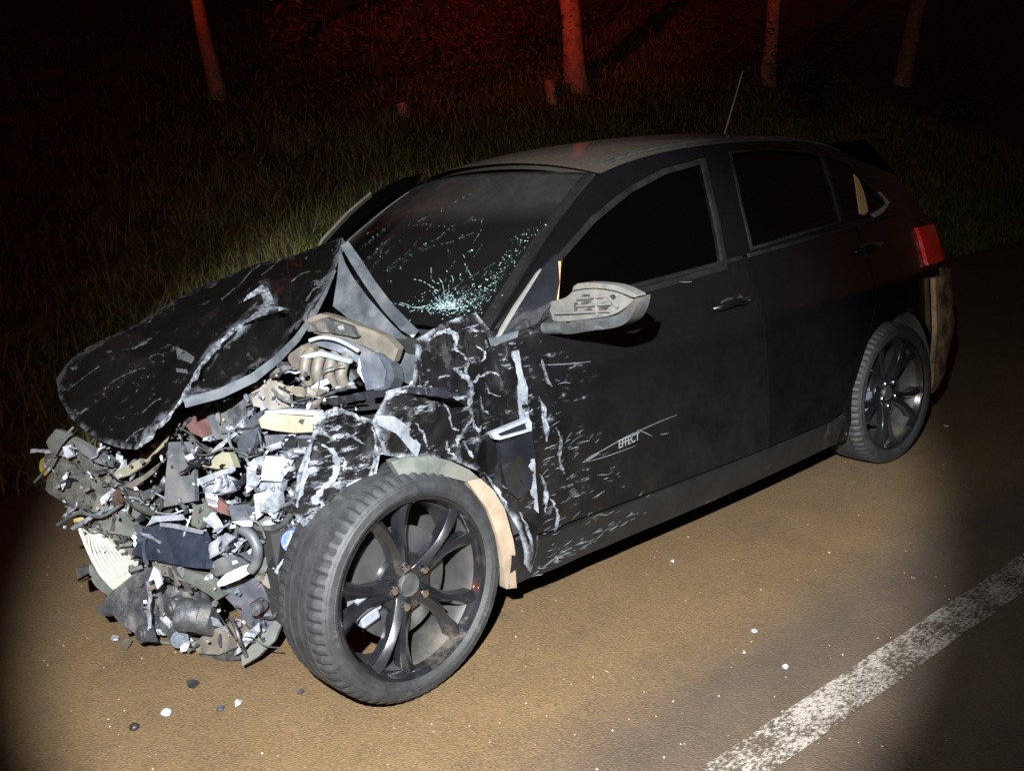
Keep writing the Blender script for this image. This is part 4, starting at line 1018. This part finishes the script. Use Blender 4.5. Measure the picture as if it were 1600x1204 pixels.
slab('silver_box', [(396, 772), (412, 768), (414, 784), (398, 788)], .12, 'white_plastic', .03, .3, .003, 7)
slab('silver_box', [(416, 778), (434, 776), (436, 796), (426, 802), (414, 796)], .12, 'silver', .03, .3, .003, 7)
slab('control_unit', [(358, 790), (396, 786), (404, 800), (396, 814), (362, 812)], .10, 'blue_black_panel', .03, .15, .003, 8)
slab('unit_bracket', [(398, 788), (406, 786), (408, 806), (400, 812)], .11, 'white_plastic', .02, .15, .002, 5)
slab('pink_plate', [(320, 774), (338, 776), (362, 796), (358, 806), (342, 800), (324, 790)], .08, 'pink_plastic', .015, .3, .006, 6)
slab('green_plate', [(302, 790), (318, 786), (326, 800), (312, 826), (298, 820)], .08, 'liner_green', .02, .3, .004, 7)
slab('white_shard', [(362, 815), (396, 812), (394, 822), (380, 822)], .11, 'white_plastic', .006, .3, .004, 5)
slab('foil_shield', [(326, 850), (344, 838), (352, 832), (368, 838), (356, 848), (346, 862), (330, 872)], .12, 'foil', .008, .3, .012, 4, 28)
slab('duct', [(330, 880), (356, 866), (380, 862), (390, 878), (362, 890), (340, 900), (328, 894)], .09, 'grey_plastic', .03, .2, .01, 6)
hose('coolant_hose', [(378, 826), (392, 836), (402, 856), (400, 878), (392, 890)], .10, .016, 'grey_plastic')
hose('coolant_hose', [(384, 812), (410, 826), (440, 820), (456, 800)], .07, .010, 'dark_grey')
slab('washer_bottle', [(418, 884), (436, 850), (452, 828), (474, 832), (480, 860), (462, 880), (440, 892)], .08, 'gloss_black', .04, 0, .006, 7, 8, seed=6, tl=(.0, .25, .1))
cap_c = face(457, 845, .15)
axn = (CAM-cap_c).normalized()*.6+FN*.4; axn.normalize()
T = Matrix.Translation(cap_c) @ axn.to_track_quat('Y', 'Z').to_matrix().to_4x4()
mb = MB(); mb.lathe([(.0001, .006), (.020, .006), (.023, .003), (.031, .003), (.033, -.003), (.033, -.02)], 32, T); cap = mb.build('reservoir_cap', 'blue_cap', CAR)
for a_ in (90, 210, 330):
    mb = MB(); mb.tube([T @ Vector((.003*math.cos(RAD(a_)), .009, .003*math.sin(RAD(a_)))), T @ Vector((.027*math.cos(RAD(a_)), .009, .027*math.sin(RAD(a_))))], .003, 6); mb.build('cap_grip', 'white_plastic', cap)
mb = MB(); mb.lathe([(.009*math.cos(q*PI/4)*.3+.0, 0) for q in range(1)]+[(.012, .008), (.008, .012), (.0001, .013)], 16, T); mb.build('cap_grip', 'white_plastic', cap)
# upper row under the hood
slab('cream_beam', [(404, 655), (414, 646), (440, 644), (498, 648), (498, 674), (462, 676), (426, 672), (408, 668)], .12, 'cream', .03, 0, .003, 9, 6, seed=2, tl=(.0, .1, .35))
slab('beam_edge', [(414, 642), (450, 640), (498, 643), (498, 649), (440, 646), (414, 648)], .125, 'white_plastic', .02, .05, .002, 6)
slab('intake_box', [(414, 680), (440, 678), (490, 680), (486, 706), (468, 716), (436, 706), (416, 700)], .08, 'blue_grey_metal', .05, .1, .012, 8, 12)
slab('battery_cover', [(390, 600), (420, 588), (454, 606), (452, 636), (424, 640), (396, 634)], .03, 'beige_plastic', .05, .15, .008, 9)
slab('white_clip', [(486, 604), (498, 596), (508, 608), (502, 622), (488, 620)], .08, 'white_plastic', .02, .2, .003, 6)
slab('white_clip', [(500, 596), (508, 592), (512, 600), (504, 603)], .09, 'white_plastic', .01, .2, .003, 6)
slab('intake_manifold', [(448, 556), (470, 540), (480, 548), (474, 572), (456, 580)], .0, 'beige_plastic', .05, .15, .008, 7)
slab('intake_plenum', [(462, 578), (480, 566), (508, 560), (540, 570), (556, 590), (540, 604), (506, 602), (478, 594)], -.03, 'dark_grey', .06, .1, .016, 6, 13)
for k in range(4):
    x = 480+k*19; hose('intake_runner', [(x+6, 548+k*3), (x-1, 560+k*3, .02), (x-4, 578+k*3, .03), (x+2, 598+k*2, .01)], -.01, [.017]*16, 'beige_plastic')
for (x, y) in ((474, 590), (500, 602), (528, 606), (548, 600)): drum('bolt', x, y, .03, .007, .012, FN, 'silver')
slab('fuel_rail', [(470, 556), (500, 548), (548, 562), (546, 568), (500, 556), (472, 562)], .03, 'silver', .012, .1, .004, 5)
slab('engine_cover', [(484, 536), (500, 524), (530, 526), (562, 538), (592, 556), (604, 580), (600, 604), (574, 610), (566, 590), (556, 566), (530, 550), (504, 542)], -.04, 'blue_grey_metal', .06, 0, .012, 7, 12, seed=4, tl=(.1, .3, .3))
hose('cover_rib', [(484, 532), (504, 527), (530, 532), (560, 548)], .0, .006, 'silver')
slab('strut_housing', [(566, 548), (590, 550), (610, 566), (620, 590), (612, 606), (590, 612), (572, 604), (560, 580)], -.05, 'blue_grey_metal', .06, 0, .03, 6, 7, seed=21, tl=(.2, .2, .3))
slab('inner_wing_rail', [(508, 622), (540, 618), (580, 610), (640, 604), (690, 606), (716, 618), (700, 622), (640, 614), (580, 622), (520, 634)], .09, 'gloss_black', .015, .05, .022, 6, 20)
slab('scuttle', [(476, 500), (500, 490), (540, 500), (600, 524), (622, 546), (616, 566), (586, 552), (540, 532), (490, 520)], -.10, 'beige_plastic', .03, .1, .008, 8, 14)
slab('scuttle_grille', [(470, 508), (508, 496), (548, 510), (560, 526), (520, 520), (480, 518)], -.08, 'dark_grey', .02, .1, .016, 6, 22)
slab('purple_bracket', [(372, 690), (392, 650), (412, 640), (404, 668), (396, 700), (388, 716), (374, 712)], .09, 'blue_grey_metal', .02, .3, .012, 6)
slab('bracket', [(334, 640), (352, 632), (366, 660), (352, 690), (338, 672)], .05, 'liner_green', .02, .3, .01, 6)
slab('bracket', [(356, 640), (376, 632), (384, 664), (366, 692), (354, 676)], .06, 'cast_metal', .02, .3, .012, 6)
slab('crash_plate', [(300, 640), (330, 628), (372, 622), (400, 612), (392, 632), (350, 646), (310, 652)], .03, 'grey_plastic', .02, .2, .006, 7)
slab('inner_panel', [(395, 775), (430, 780), (470, 770), (486, 800), (470, 828), (440, 832), (404, 820)], .03, 'dark_grey', .03, .2, .02, 8)
slab('inner_panel', [(476, 822), (500, 830), (545, 818), (530, 836), (500, 850), (478, 852)], .10, 'dark_grey', .03, .2, .016, 6, 20)
# lots of smaller broken pieces
REG = [(78, 700), (150, 690), (215, 712), (285, 645), (390, 610), (440, 570), (520, 600), (560, 640), (500, 670), (478, 760), (462, 840), (440, 880), (436, 960), (420, 996), (372, 1022), (306, 1018), (240, 1000), (196, 960), (214, 900), (150, 858), (84, 770)]
PAL = ['grey_plastic']*2+['dark_grey']*3+['black_plastic']*4+['liner_green']*3+['beige_plastic']*2+['blue_grey_metal']*4+['cast_metal']*4+['torn_metal']*5+['foil']*3+['silver']*2+['foil']*3+['silver']*3+['white_plastic']*2+['gloss_black']*3+['rust', 'silver', 'dark_grey', 'liner_green']
NM = {'torn_metal': 'metal_scrap', 'foil': 'foil_scrap', 'silver': 'metal_scrap', 'cast_metal': 'metal_scrap', 'blue_grey_metal': 'metal_scrap', 'rust': 'rusty_scrap'}
rn = random.Random(31); made = 0
while made < 285:
    px, py = rn.uniform(60, 570), rn.uniform(570, 1030)
    if not inside((px, py), REG): continue
    mt_ = rn.choice(PAL); s_ = min(24, 5+rn.expovariate(.16)); off = rn.uniform(-.03, .085)
    kd = rn.random(); a0 = rn.uniform(0, 6.28); ca, sa = math.cos(a0), math.sin(a0)
    if 300 < px < 480 and 690 < py < 860 and rn.random() < .45: mt_ = rn.choice(['foil', 'silver', 'foil', 'torn_metal', 'white_plastic'])
    if kd < .40:
        s_ = min(34, s_*1.25); asp = rn.uniform(.22, .75); kk = rn.choice((5, 6, 7, 8)); poly = []
        for i in range(kk):
            t = 2*PI*(i+rn.uniform(-.35, .35))/kk; x, y = s_*math.cos(t)*rn.uniform(.6, 1.25), s_*asp*math.sin(t)*rn.uniform(.5, 1.3); poly.append((px+x*ca-y*sa, py+x*sa+y*ca))
        slab(NM.get(mt_, 'plastic_shard'), poly, off, mt_, rn.uniform(.0015, .006), .6, .022, max(4, s_*.26), 20, smooth=12)
    elif kd < .72:
        L = s_*rn.uniform(1.4, 2.4); bw = rn.uniform(-.5, .5); pp = [(px+(t*ca-bw*(1-t*t/(L*L))*L*.6*sa), py+(t*sa+bw*(1-t*t/(L*L))*L*.6*ca)) for t in [L*(-1+2*i/6) for i in range(7)]]
        slab('bent_strip', strip(pp, [rn.uniform(2.5, 8) for q in pp]), off+.01, mt_, rn.uniform(.0015, .006), .5, .016, 5, 18, smooth=14)
    elif kd < .93:
        L = s_*2.2; b0_ = rn.uniform(-.9, .9)
        hose('wire', [(px-L*ca, py-L*sa), (px-L*.3*ca+L*.3*sa*b0_, py-L*.3*sa-L*.3*ca*b0_, rn.uniform(0, .03)), (px+L*.3*ca-L*.25*sa*b0_, py+L*.3*sa+L*.25*ca*b0_, rn.uniform(0, .03)), (px+L*ca, py+L*sa)], off+.02, rn.choice((.002, .003, .004, .006)), rn.choice(['black_plastic', 'black_plastic', 'gloss_black', 'dark_grey', 'grey_plastic', 'silver']), None, 6)
    else:
        c = face(px, py, off); mb = MB(); rt_ = Matrix.Rotation(rn.uniform(0, 3), 3, 'Z') @ Matrix.Rotation(rn.uniform(0, 3), 3, 'X'); d_ = min(s_, 12)/FPX*2.4
        mb.box(c, (d_*2, d_*rn.uniform(.6, 1.4), d_*rn.uniform(.5, 1)), rt_); mb.box(c+rt_ @ Vector((d_*.5, 0, d_*.5)), (d_*.7, d_*.5, d_*.6), rt_)
        cn = mb.build('connector', rn.choice(['black_plastic', 'dark_grey', 'grey_plastic']), CAR, smooth=0); bv = cn.modifiers.new('bevel', 'BEVEL'); bv.width = .002; bv.segments = 1
    made += 1
mid = [(300, 700), (380, 650), (470, 690), (500, 640), (540, 640), (480, 760), (470, 830), (400, 870), (330, 860), (300, 800)]
made = 0
while made < 60:
    px, py = rn.uniform(290, 545), rn.uniform(620, 875)
    if not inside((px, py), mid): continue
    s_ = rn.uniform(7, 20); a0 = rn.uniform(0, 6.28); ca, sa = math.cos(a0), math.sin(a0); asp = rn.uniform(.2, .7); poly = []; kk = rn.choice((6, 7, 8, 9))
    for i in range(kk):
        t = 2*PI*(i+rn.uniform(-.35, .35))/kk; x, y = s_*math.cos(t)*rn.uniform(.5, 1.3), s_*asp*math.sin(t)*rn.uniform(.5, 1.3); poly.append((px+x*ca-y*sa, py+x*sa+y*ca))
    slab(rn.choice(('crumpled_sheet', 'metal_scrap')), poly, rn.uniform(.05, .13), rn.choice(('foil', 'torn_metal', 'torn_metal', 'silver', 'foil', 'paint_shredded', 'gloss_black')), .002, .7, .03, max(3.5, s_*.22), 24, smooth=10)
    made += 1
# tiny fragments filling the gaps
fm = {k: MB() for k in ('grey_plastic', 'dark_grey', 'foil', 'white_plastic')}
for q in range(1100):
    px, py = rn.uniform(60, 580), rn.uniform(580, 1035)
    if not inside((px, py), REG): continue
    c = face(px, py, rn.uniform(-.03, .10)); n_ = (FN+Vector((rn.gauss(0, .7), rn.gauss(0, .7), rn.gauss(0, .7)))).normalized(); a_ = n_.orthogonal().normalized(); b2 = n_.cross(a_); s_ = rn.uniform(.003, .011)
    kk = rn.choice((3, 4, 5)); ring = [c+(a_*math.cos(2*PI*i/kk)*rn.uniform(.4, 1.3)+b2*math.sin(2*PI*i/kk)*rn.uniform(.4, 1.3))*s_ for i in range(kk)]
    bk = [v-n_*.003 for v in ring]
    fm[rn.choice(('grey_plastic', 'dark_grey', 'dark_grey', 'dark_grey', 'grey_plastic', 'foil', 'foil', 'white_plastic'))].add(ring+bk, [tuple(range(kk)), tuple(range(kk, 2*kk))[::-1]]+[(i, i+kk, (i+1) % kk+kk, (i+1) % kk) for i in range(kk)])
for k_, mb in fm.items(): mb.build('crushed_fragments', k_, ENG, smooth=0, kind='stuff')

# ---- broken door mirror (outer cover gone)
MX = -.66
def mpt(px, py, dx=0.): return at(846+(px-846)*.93, 484+(py-484)*.95, 'x', MX+dx)
def mslab(name, poly, mat, parent, dx=0., thick=.03, step=8, amp=0., curve=None):
    V2, F = tri2d(poly, [], step)
    cx = sum(p[0] for p in poly)/len(poly); cy = sum(p[1] for p in poly)/len(poly)
    def fn(px, py):
        d = curve(px, py) if curve else 0
        p = mpt(px, py, dx+d); return p+Vector((amp*ridge(p, 25, 2), 0, 0))
    return solid(V2, F, fn, lambda P_, u, v: P_-Vector((thick, 0, 0)), name, mat, parent, 35, flip=sgn(V2, F) > 0)
body = spline([(850, 496), (848, 478), (864, 470), (886, 464), (899, 452), (905, 442), (940, 441), (975, 446), (998, 456), (1005, 462), (990, 478), (966, 492), (930, 498), (880, 503)], 3, True)
MIR = mslab('door_mirror', body, 'mirror_beige', CAR, 0, .035, 7, .003, lambda px, py: -.0000022*(px-930)**2)
mslab('mirror_rim', spline([(898, 452), (906, 441), (940, 440), (976, 445), (1000, 456), (1006, 462), (998, 463), (972, 453), (938, 448), (908, 450)], 2, True), 'mirror_beige', MIR, .012, .03, 6)
mslab('mirror_lower_cover', spline([(882, 507), (930, 500), (968, 494), (990, 480), (1006, 463), (1003, 482), (992, 502), (970, 513), (930, 518), (884, 524)], 3, True), 'mirror_cover', MIR, .022, .05, 6, 0, lambda px, py: -.000018*(py-500)**2)
for poly in ([(914, 459), (926, 459), (924, 464), (913, 463)], [(913, 470), (930, 469), (922, 474), (913, 474)], [(943, 480), (947, 472), (954, 472), (955, 482), (949, 486), (942, 485)], [(959, 462), (964, 459), (968, 464), (964, 468)], [(918, 484), (926, 481), (929, 485), (922, 487)], [(900, 472), (903, 472), (904, 488), (901, 488)]):
    mslab('mirror_socket', poly, 'black_plastic', MIR, .006, .02, 6)
for a_, b2 in (((905, 466), (950, 462)), ((936, 460), (940, 492)), ((905, 478), (962, 474)), ((868, 490), (960, 486)), ((956, 460), (974, 480))):
    mb = MB(); mb.tube([mpt(*a_, .006), mpt((a_[0]+b2[0])/2, (a_[1]+b2[1])/2, .010), mpt(*b2, .006)], .004, 6); mb.build('mirror_rib', 'mirror_beige', MIR)
mb = MB(); mb.tube([mpt(830, 514, .05), mpt(850, 514, .03), mpt(884, 513, .015)], [.016, .018, .019], 14); mb.build('mirror_arm', 'mirror_cover', MIR)
mb = MB(); mb.tube([mpt(808, 513, .07), mpt(832, 512, .05)], [.020, .021], 16); mb.build('mirror_pivot', 'grey_plastic', MIR)
sail = SP([(770, 530), (800, 480), (835, 428), (868, 396), (871, 440), (866, 470), (846, 488), (838, 504), (800, 520)])
panel('mirror_sail', sail, [], 'gloss_black', fd, .02, .010, .02, 1)
panel('sail_edge', SP([(768, 532), (800, 478), (836, 426), (842, 420), (806, 478), (776, 528)]), [], 'dull_trim', fd, .02, .014, .01, 1)
panel('sail_base', SP([(764, 528), (790, 520), (806, 516), (804, 526), (776, 536), (768, 540)]), [], 'flange', fd, .012, .016, .02, 1, big_crush(.006, 20, 2, .004))
panel('window_seal', SP([(865, 468), (870, 408), (874, 408), (870, 468)]), [], 'warm_light_tint', fd, .02, .008, .01, 1)
mslab('hanging_clip', [(832, 524), (842, 526), (852, 534), (846, 541), (834, 538)], 'mirror_beige', MIR, .03, .01, 5)
# ---- door handles
def handle(px, py, parent, side=1):
    x, z = onside(px, py); mb = MB()
    pts = [Vector((x+.085-.17*t, side*(ys(x, z)+.004+.026*math.sin(PI*min(1, max(0, t)))**.6), z+.012*(1-2*abs(t-.5))-.004)) for t in [i/10 for i in range(11)]]
    mb.tube(pts, [.006]+[.012]*9+[.006], 10); h = mb.build('door_handle', 'paint', parent)
    mb = MB(); mb.tube([Vector((x-.075, side*(ys(x, z)+.002), z+.005)), Vector((x-.098, side*(ys(x, z)+.018), z+.006))], [.014, .011], 12); mb.build('key_cover', 'chrome', h)
    q_ = Vector((x, side*(ys(x, z)+.001), z-.01)); 
    mb = MB(); mb.lathe([(.0001, .001), (.03, .001), (.034, .0035), (.038, .0)], 24, Matrix.Translation(q_) @ Matrix.Diagonal((1.5, 1, .8, 1))); mb.build('handle_recess', 'rubber_seal', h)
handle(1138, 474, fd); handle(1352, 388, rd)
# ---- door decal with its lettering
def deco(pts, wd, name='decal_line', mat='decal_grey', o_=.0035):
    P_ = [onside(*p) for p in spline(pts, 5)]; v = []; f = []
    for i, (x, z) in enumerate(P_):
        ww = wd*(1-abs(2*i/(len(P_)-1)-1)*.6); p = Vector((x, ys(x, z)+o_, z)); v += [p-Vector((0, 0, ww)), p+Vector((0, 0, ww))]
    f = [(2*i, 2*i+2, 2*i+3, 2*i+1) for i in range(len(P_)-1)]
    return mesh_obj(name, v, f, mat, fd, 0)
deco([(909, 722), (922, 712), (940, 703), (975, 683), (1003, 670), (1030, 658), (1056, 648)], .0016)
deco([(909, 722), (930, 717), (950, 711), (975, 702), (992, 696)], .0012)
deco([(995, 671), (1008, 676), (1018, 681)], .0016)
deco([(915, 719), (935, 707)], .003)
tc = bpy.data.curves.new('decal_text', 'FONT'); tc.body = 'EFFECT'; tc.size = .030; tc.extrude = .0004; tc.space_character = .95; tc.shear = .15
tc.align_x = 'CENTER'; tc.align_y = 'CENTER'
to = bpy.data.objects.new('tmp_text', tc); COL.objects.link(to); dg = bpy.context.evaluated_depsgraph_get()
me = bpy.data.meshes.new_from_object(to.evaluated_get(dg)); bpy.data.objects.remove(to)
x, z = onside(981, 688); x2, z2 = onside(1002, 679); pc = Vector((x, ys(x, z)+.004, z)); xd = (Vector((x2, ys(x2, z2)+.004, z2))-pc).normalized(); nd = Vector((0, 1, 0)); zd = xd.cross(nd).normalized(); zd = -zd if zd.z < 0 else zd
R3 = Matrix((xd, zd, xd.cross(zd))).transposed()
mesh_obj('decal_text', [pc+R3 @ Vector((v.co.x, v.co.y*1.25, v.co.z)) for v in me.vertices], [tuple(p.vertices) for p in me.polygons], 'decal_pale', fd, 0)
# quarter-window trim with warm light painted in as orange, then the window's dull moulding
panel('lit_quarter_trim', SP([(1337, 272), (1344, 280), (1352, 300), (1359, 330), (1352, 336), (1346, 334), (1342, 306)]), [], 'warm_light_tint', CAR, .02, -.006, .01, 1)
deco_p = SP([(1362, 335), (1376, 326), (1386, 318), (1380, 308), (1372, 300), (1375, 300), (1389, 316), (1380, 330), (1366, 340)])
panel('window_moulding', deco_p, [], 'dull_trim', CAR, .015, .004, .01, 1)

# ================================================================== LOOSE THINGS ON THE ROAD
def pebble(px, py, r, mat, name, label, cat, seed):
    p = at(px, py, 'z', 0); bm = bmesh.new(); bmesh.ops.create_icosphere(bm, subdivisions=2, radius=r)
    v = [Vector((q.co.x*(1+.4*noise.noise(q.co*3/r*.3+Vector((seed, 0, 0)))), q.co.y*(1+.4*noise.noise(q.co/r+Vector((0, seed, 0)))), q.co.z*.7))+p+Vector((0, 0, r*.55)) for q in bm.verts]
    f = [tuple(a_.index for a_ in q.verts) for q in bm.faces]; bm.free()
    return tag(mesh_obj(name, v, f, mat, None, 50), label, cat)
pebble(260, 1116, .016, 'white_plastic', 'pebble', 'white pebble on the road below the crushed bumper', 'pebble', 1)
pebble(211, 1138, .014, 'black_plastic', 'pebble', 'dark pebble on the road beside the white pebble', 'pebble', 2)
def chip(px, py, s_, mat, label, seed, cat='shard', name='shard'):
    p = at(px, py, 'z', .003); r_ = random.Random(seed); kk = 5; a0 = r_.uniform(0, 6)
    ring = [p+Vector((math.cos(a0+2*PI*i/kk)*s_*r_.uniform(.5, 1.3), math.sin(a0+2*PI*i/kk)*s_*r_.uniform(.5, 1.3), r_.uniform(0, s_*.5))) for i in range(kk)]
    v = ring+[q+Vector((0, 0, .006)) for q in ring]; f = [tuple(range(kk))[::-1], tuple(range(kk, 2*kk))]+[(i, (i+1) % kk, (i+1) % kk+kk, i+kk) for i in range(kk)]
    return tag(mesh_obj(name, v, f, mat, None, 0), label, cat)
chip(372, 1100, .014, 'white_plastic', 'pale shard on the road left of the front tyre foot', 1)
chip(345, 1108, .011, 'grey_plastic', 'greyish shard on the road between the pebbles and the front tyre', 2)
chip(470, 1082, .012, 'dark_grey', 'dark shard on the road touching the front tyre shadow side', 3)
chip(1051, 878, .010, 'white_plastic', 'small bright shard on the road below the middle of the sill', 4)
chip(1228, 1044, .009, 'white_plastic', 'tiny white shard on the dark strip beside the white line', 5)
chip(1178, 988, .011, 'white_plastic', 'white shard on the tan road well above the white line', 6)
chip(1477, 666, .016, 'white_plastic', 'small pale shard on the dark road right of the rear wheel', 7)
chip(1560, 466, .02, 'chrome', 'glinting shard far back on the dark road at the right edge', 8)
chip(196, 1010, .03, 'beige_plastic', 'tan broken plastic piece on the road under the lower carrier', 9)
chip(180, 1000, .02, 'white_plastic', 'pale chip on the road left of the tan broken plastic piece', 10)
chip(300, 1070, .022, 'rubber', 'black rubber scrap on the road below the crushed front end', 11)
gm = MB(); rn = random.Random(77)
for q in range(260):
    px, py = rn.uniform(60, 1500), rn.uniform(700, 1204); p = at(px, py, 'z', 0)
    s_ = rn.uniform(.0015, .0042)*(1 if rn.random() < .93 else 1.8); a0 = rn.uniform(0, 6)
    if p.y < .3 and -2.9 < p.x < .1: continue
    ring = [p+Vector((math.cos(a0+2.1*i)*s_, math.sin(a0+2.1*i)*s_*rn.uniform(.6, 1.2), .0005)) for i in range(3)]; top = p+Vector((rn.gauss(0, s_*.3), rn.gauss(0, s_*.3), s_*1.2))
    gm.add(ring+[top], [(0, 1, 3), (1, 2, 3), (2, 0, 3)])
gm.build('road_gravel', 'road_grit', None, smooth=0, kind='stuff')
# marker post with a dim reflector far along the verge
d = ray(1594, 283); p = CAM+d*(23/Vector((d.x, d.y, 0)).length)
mp = empty('marker_post', (p.x, p.y, 0)); tag(mp, 'dim grey marker post with round reflector at the far right', 'marker post')
mb = MB(); mb.box((p.x, p.y, p.z*.5+.04), (.07, .11, p.z+.08)); mb.build('post', 'grey_plastic', mp, smooth=0)
mb = MB(); mb.lathe([(.0001, .02), (.035, .018), (.05, .0)], 20, Matrix.Translation((p.x+.036, p.y+.02, p.z)) @ Matrix.Rotation(RAD(-60), 4, 'Z')); mb.build('reflector', 'chrome', mp)
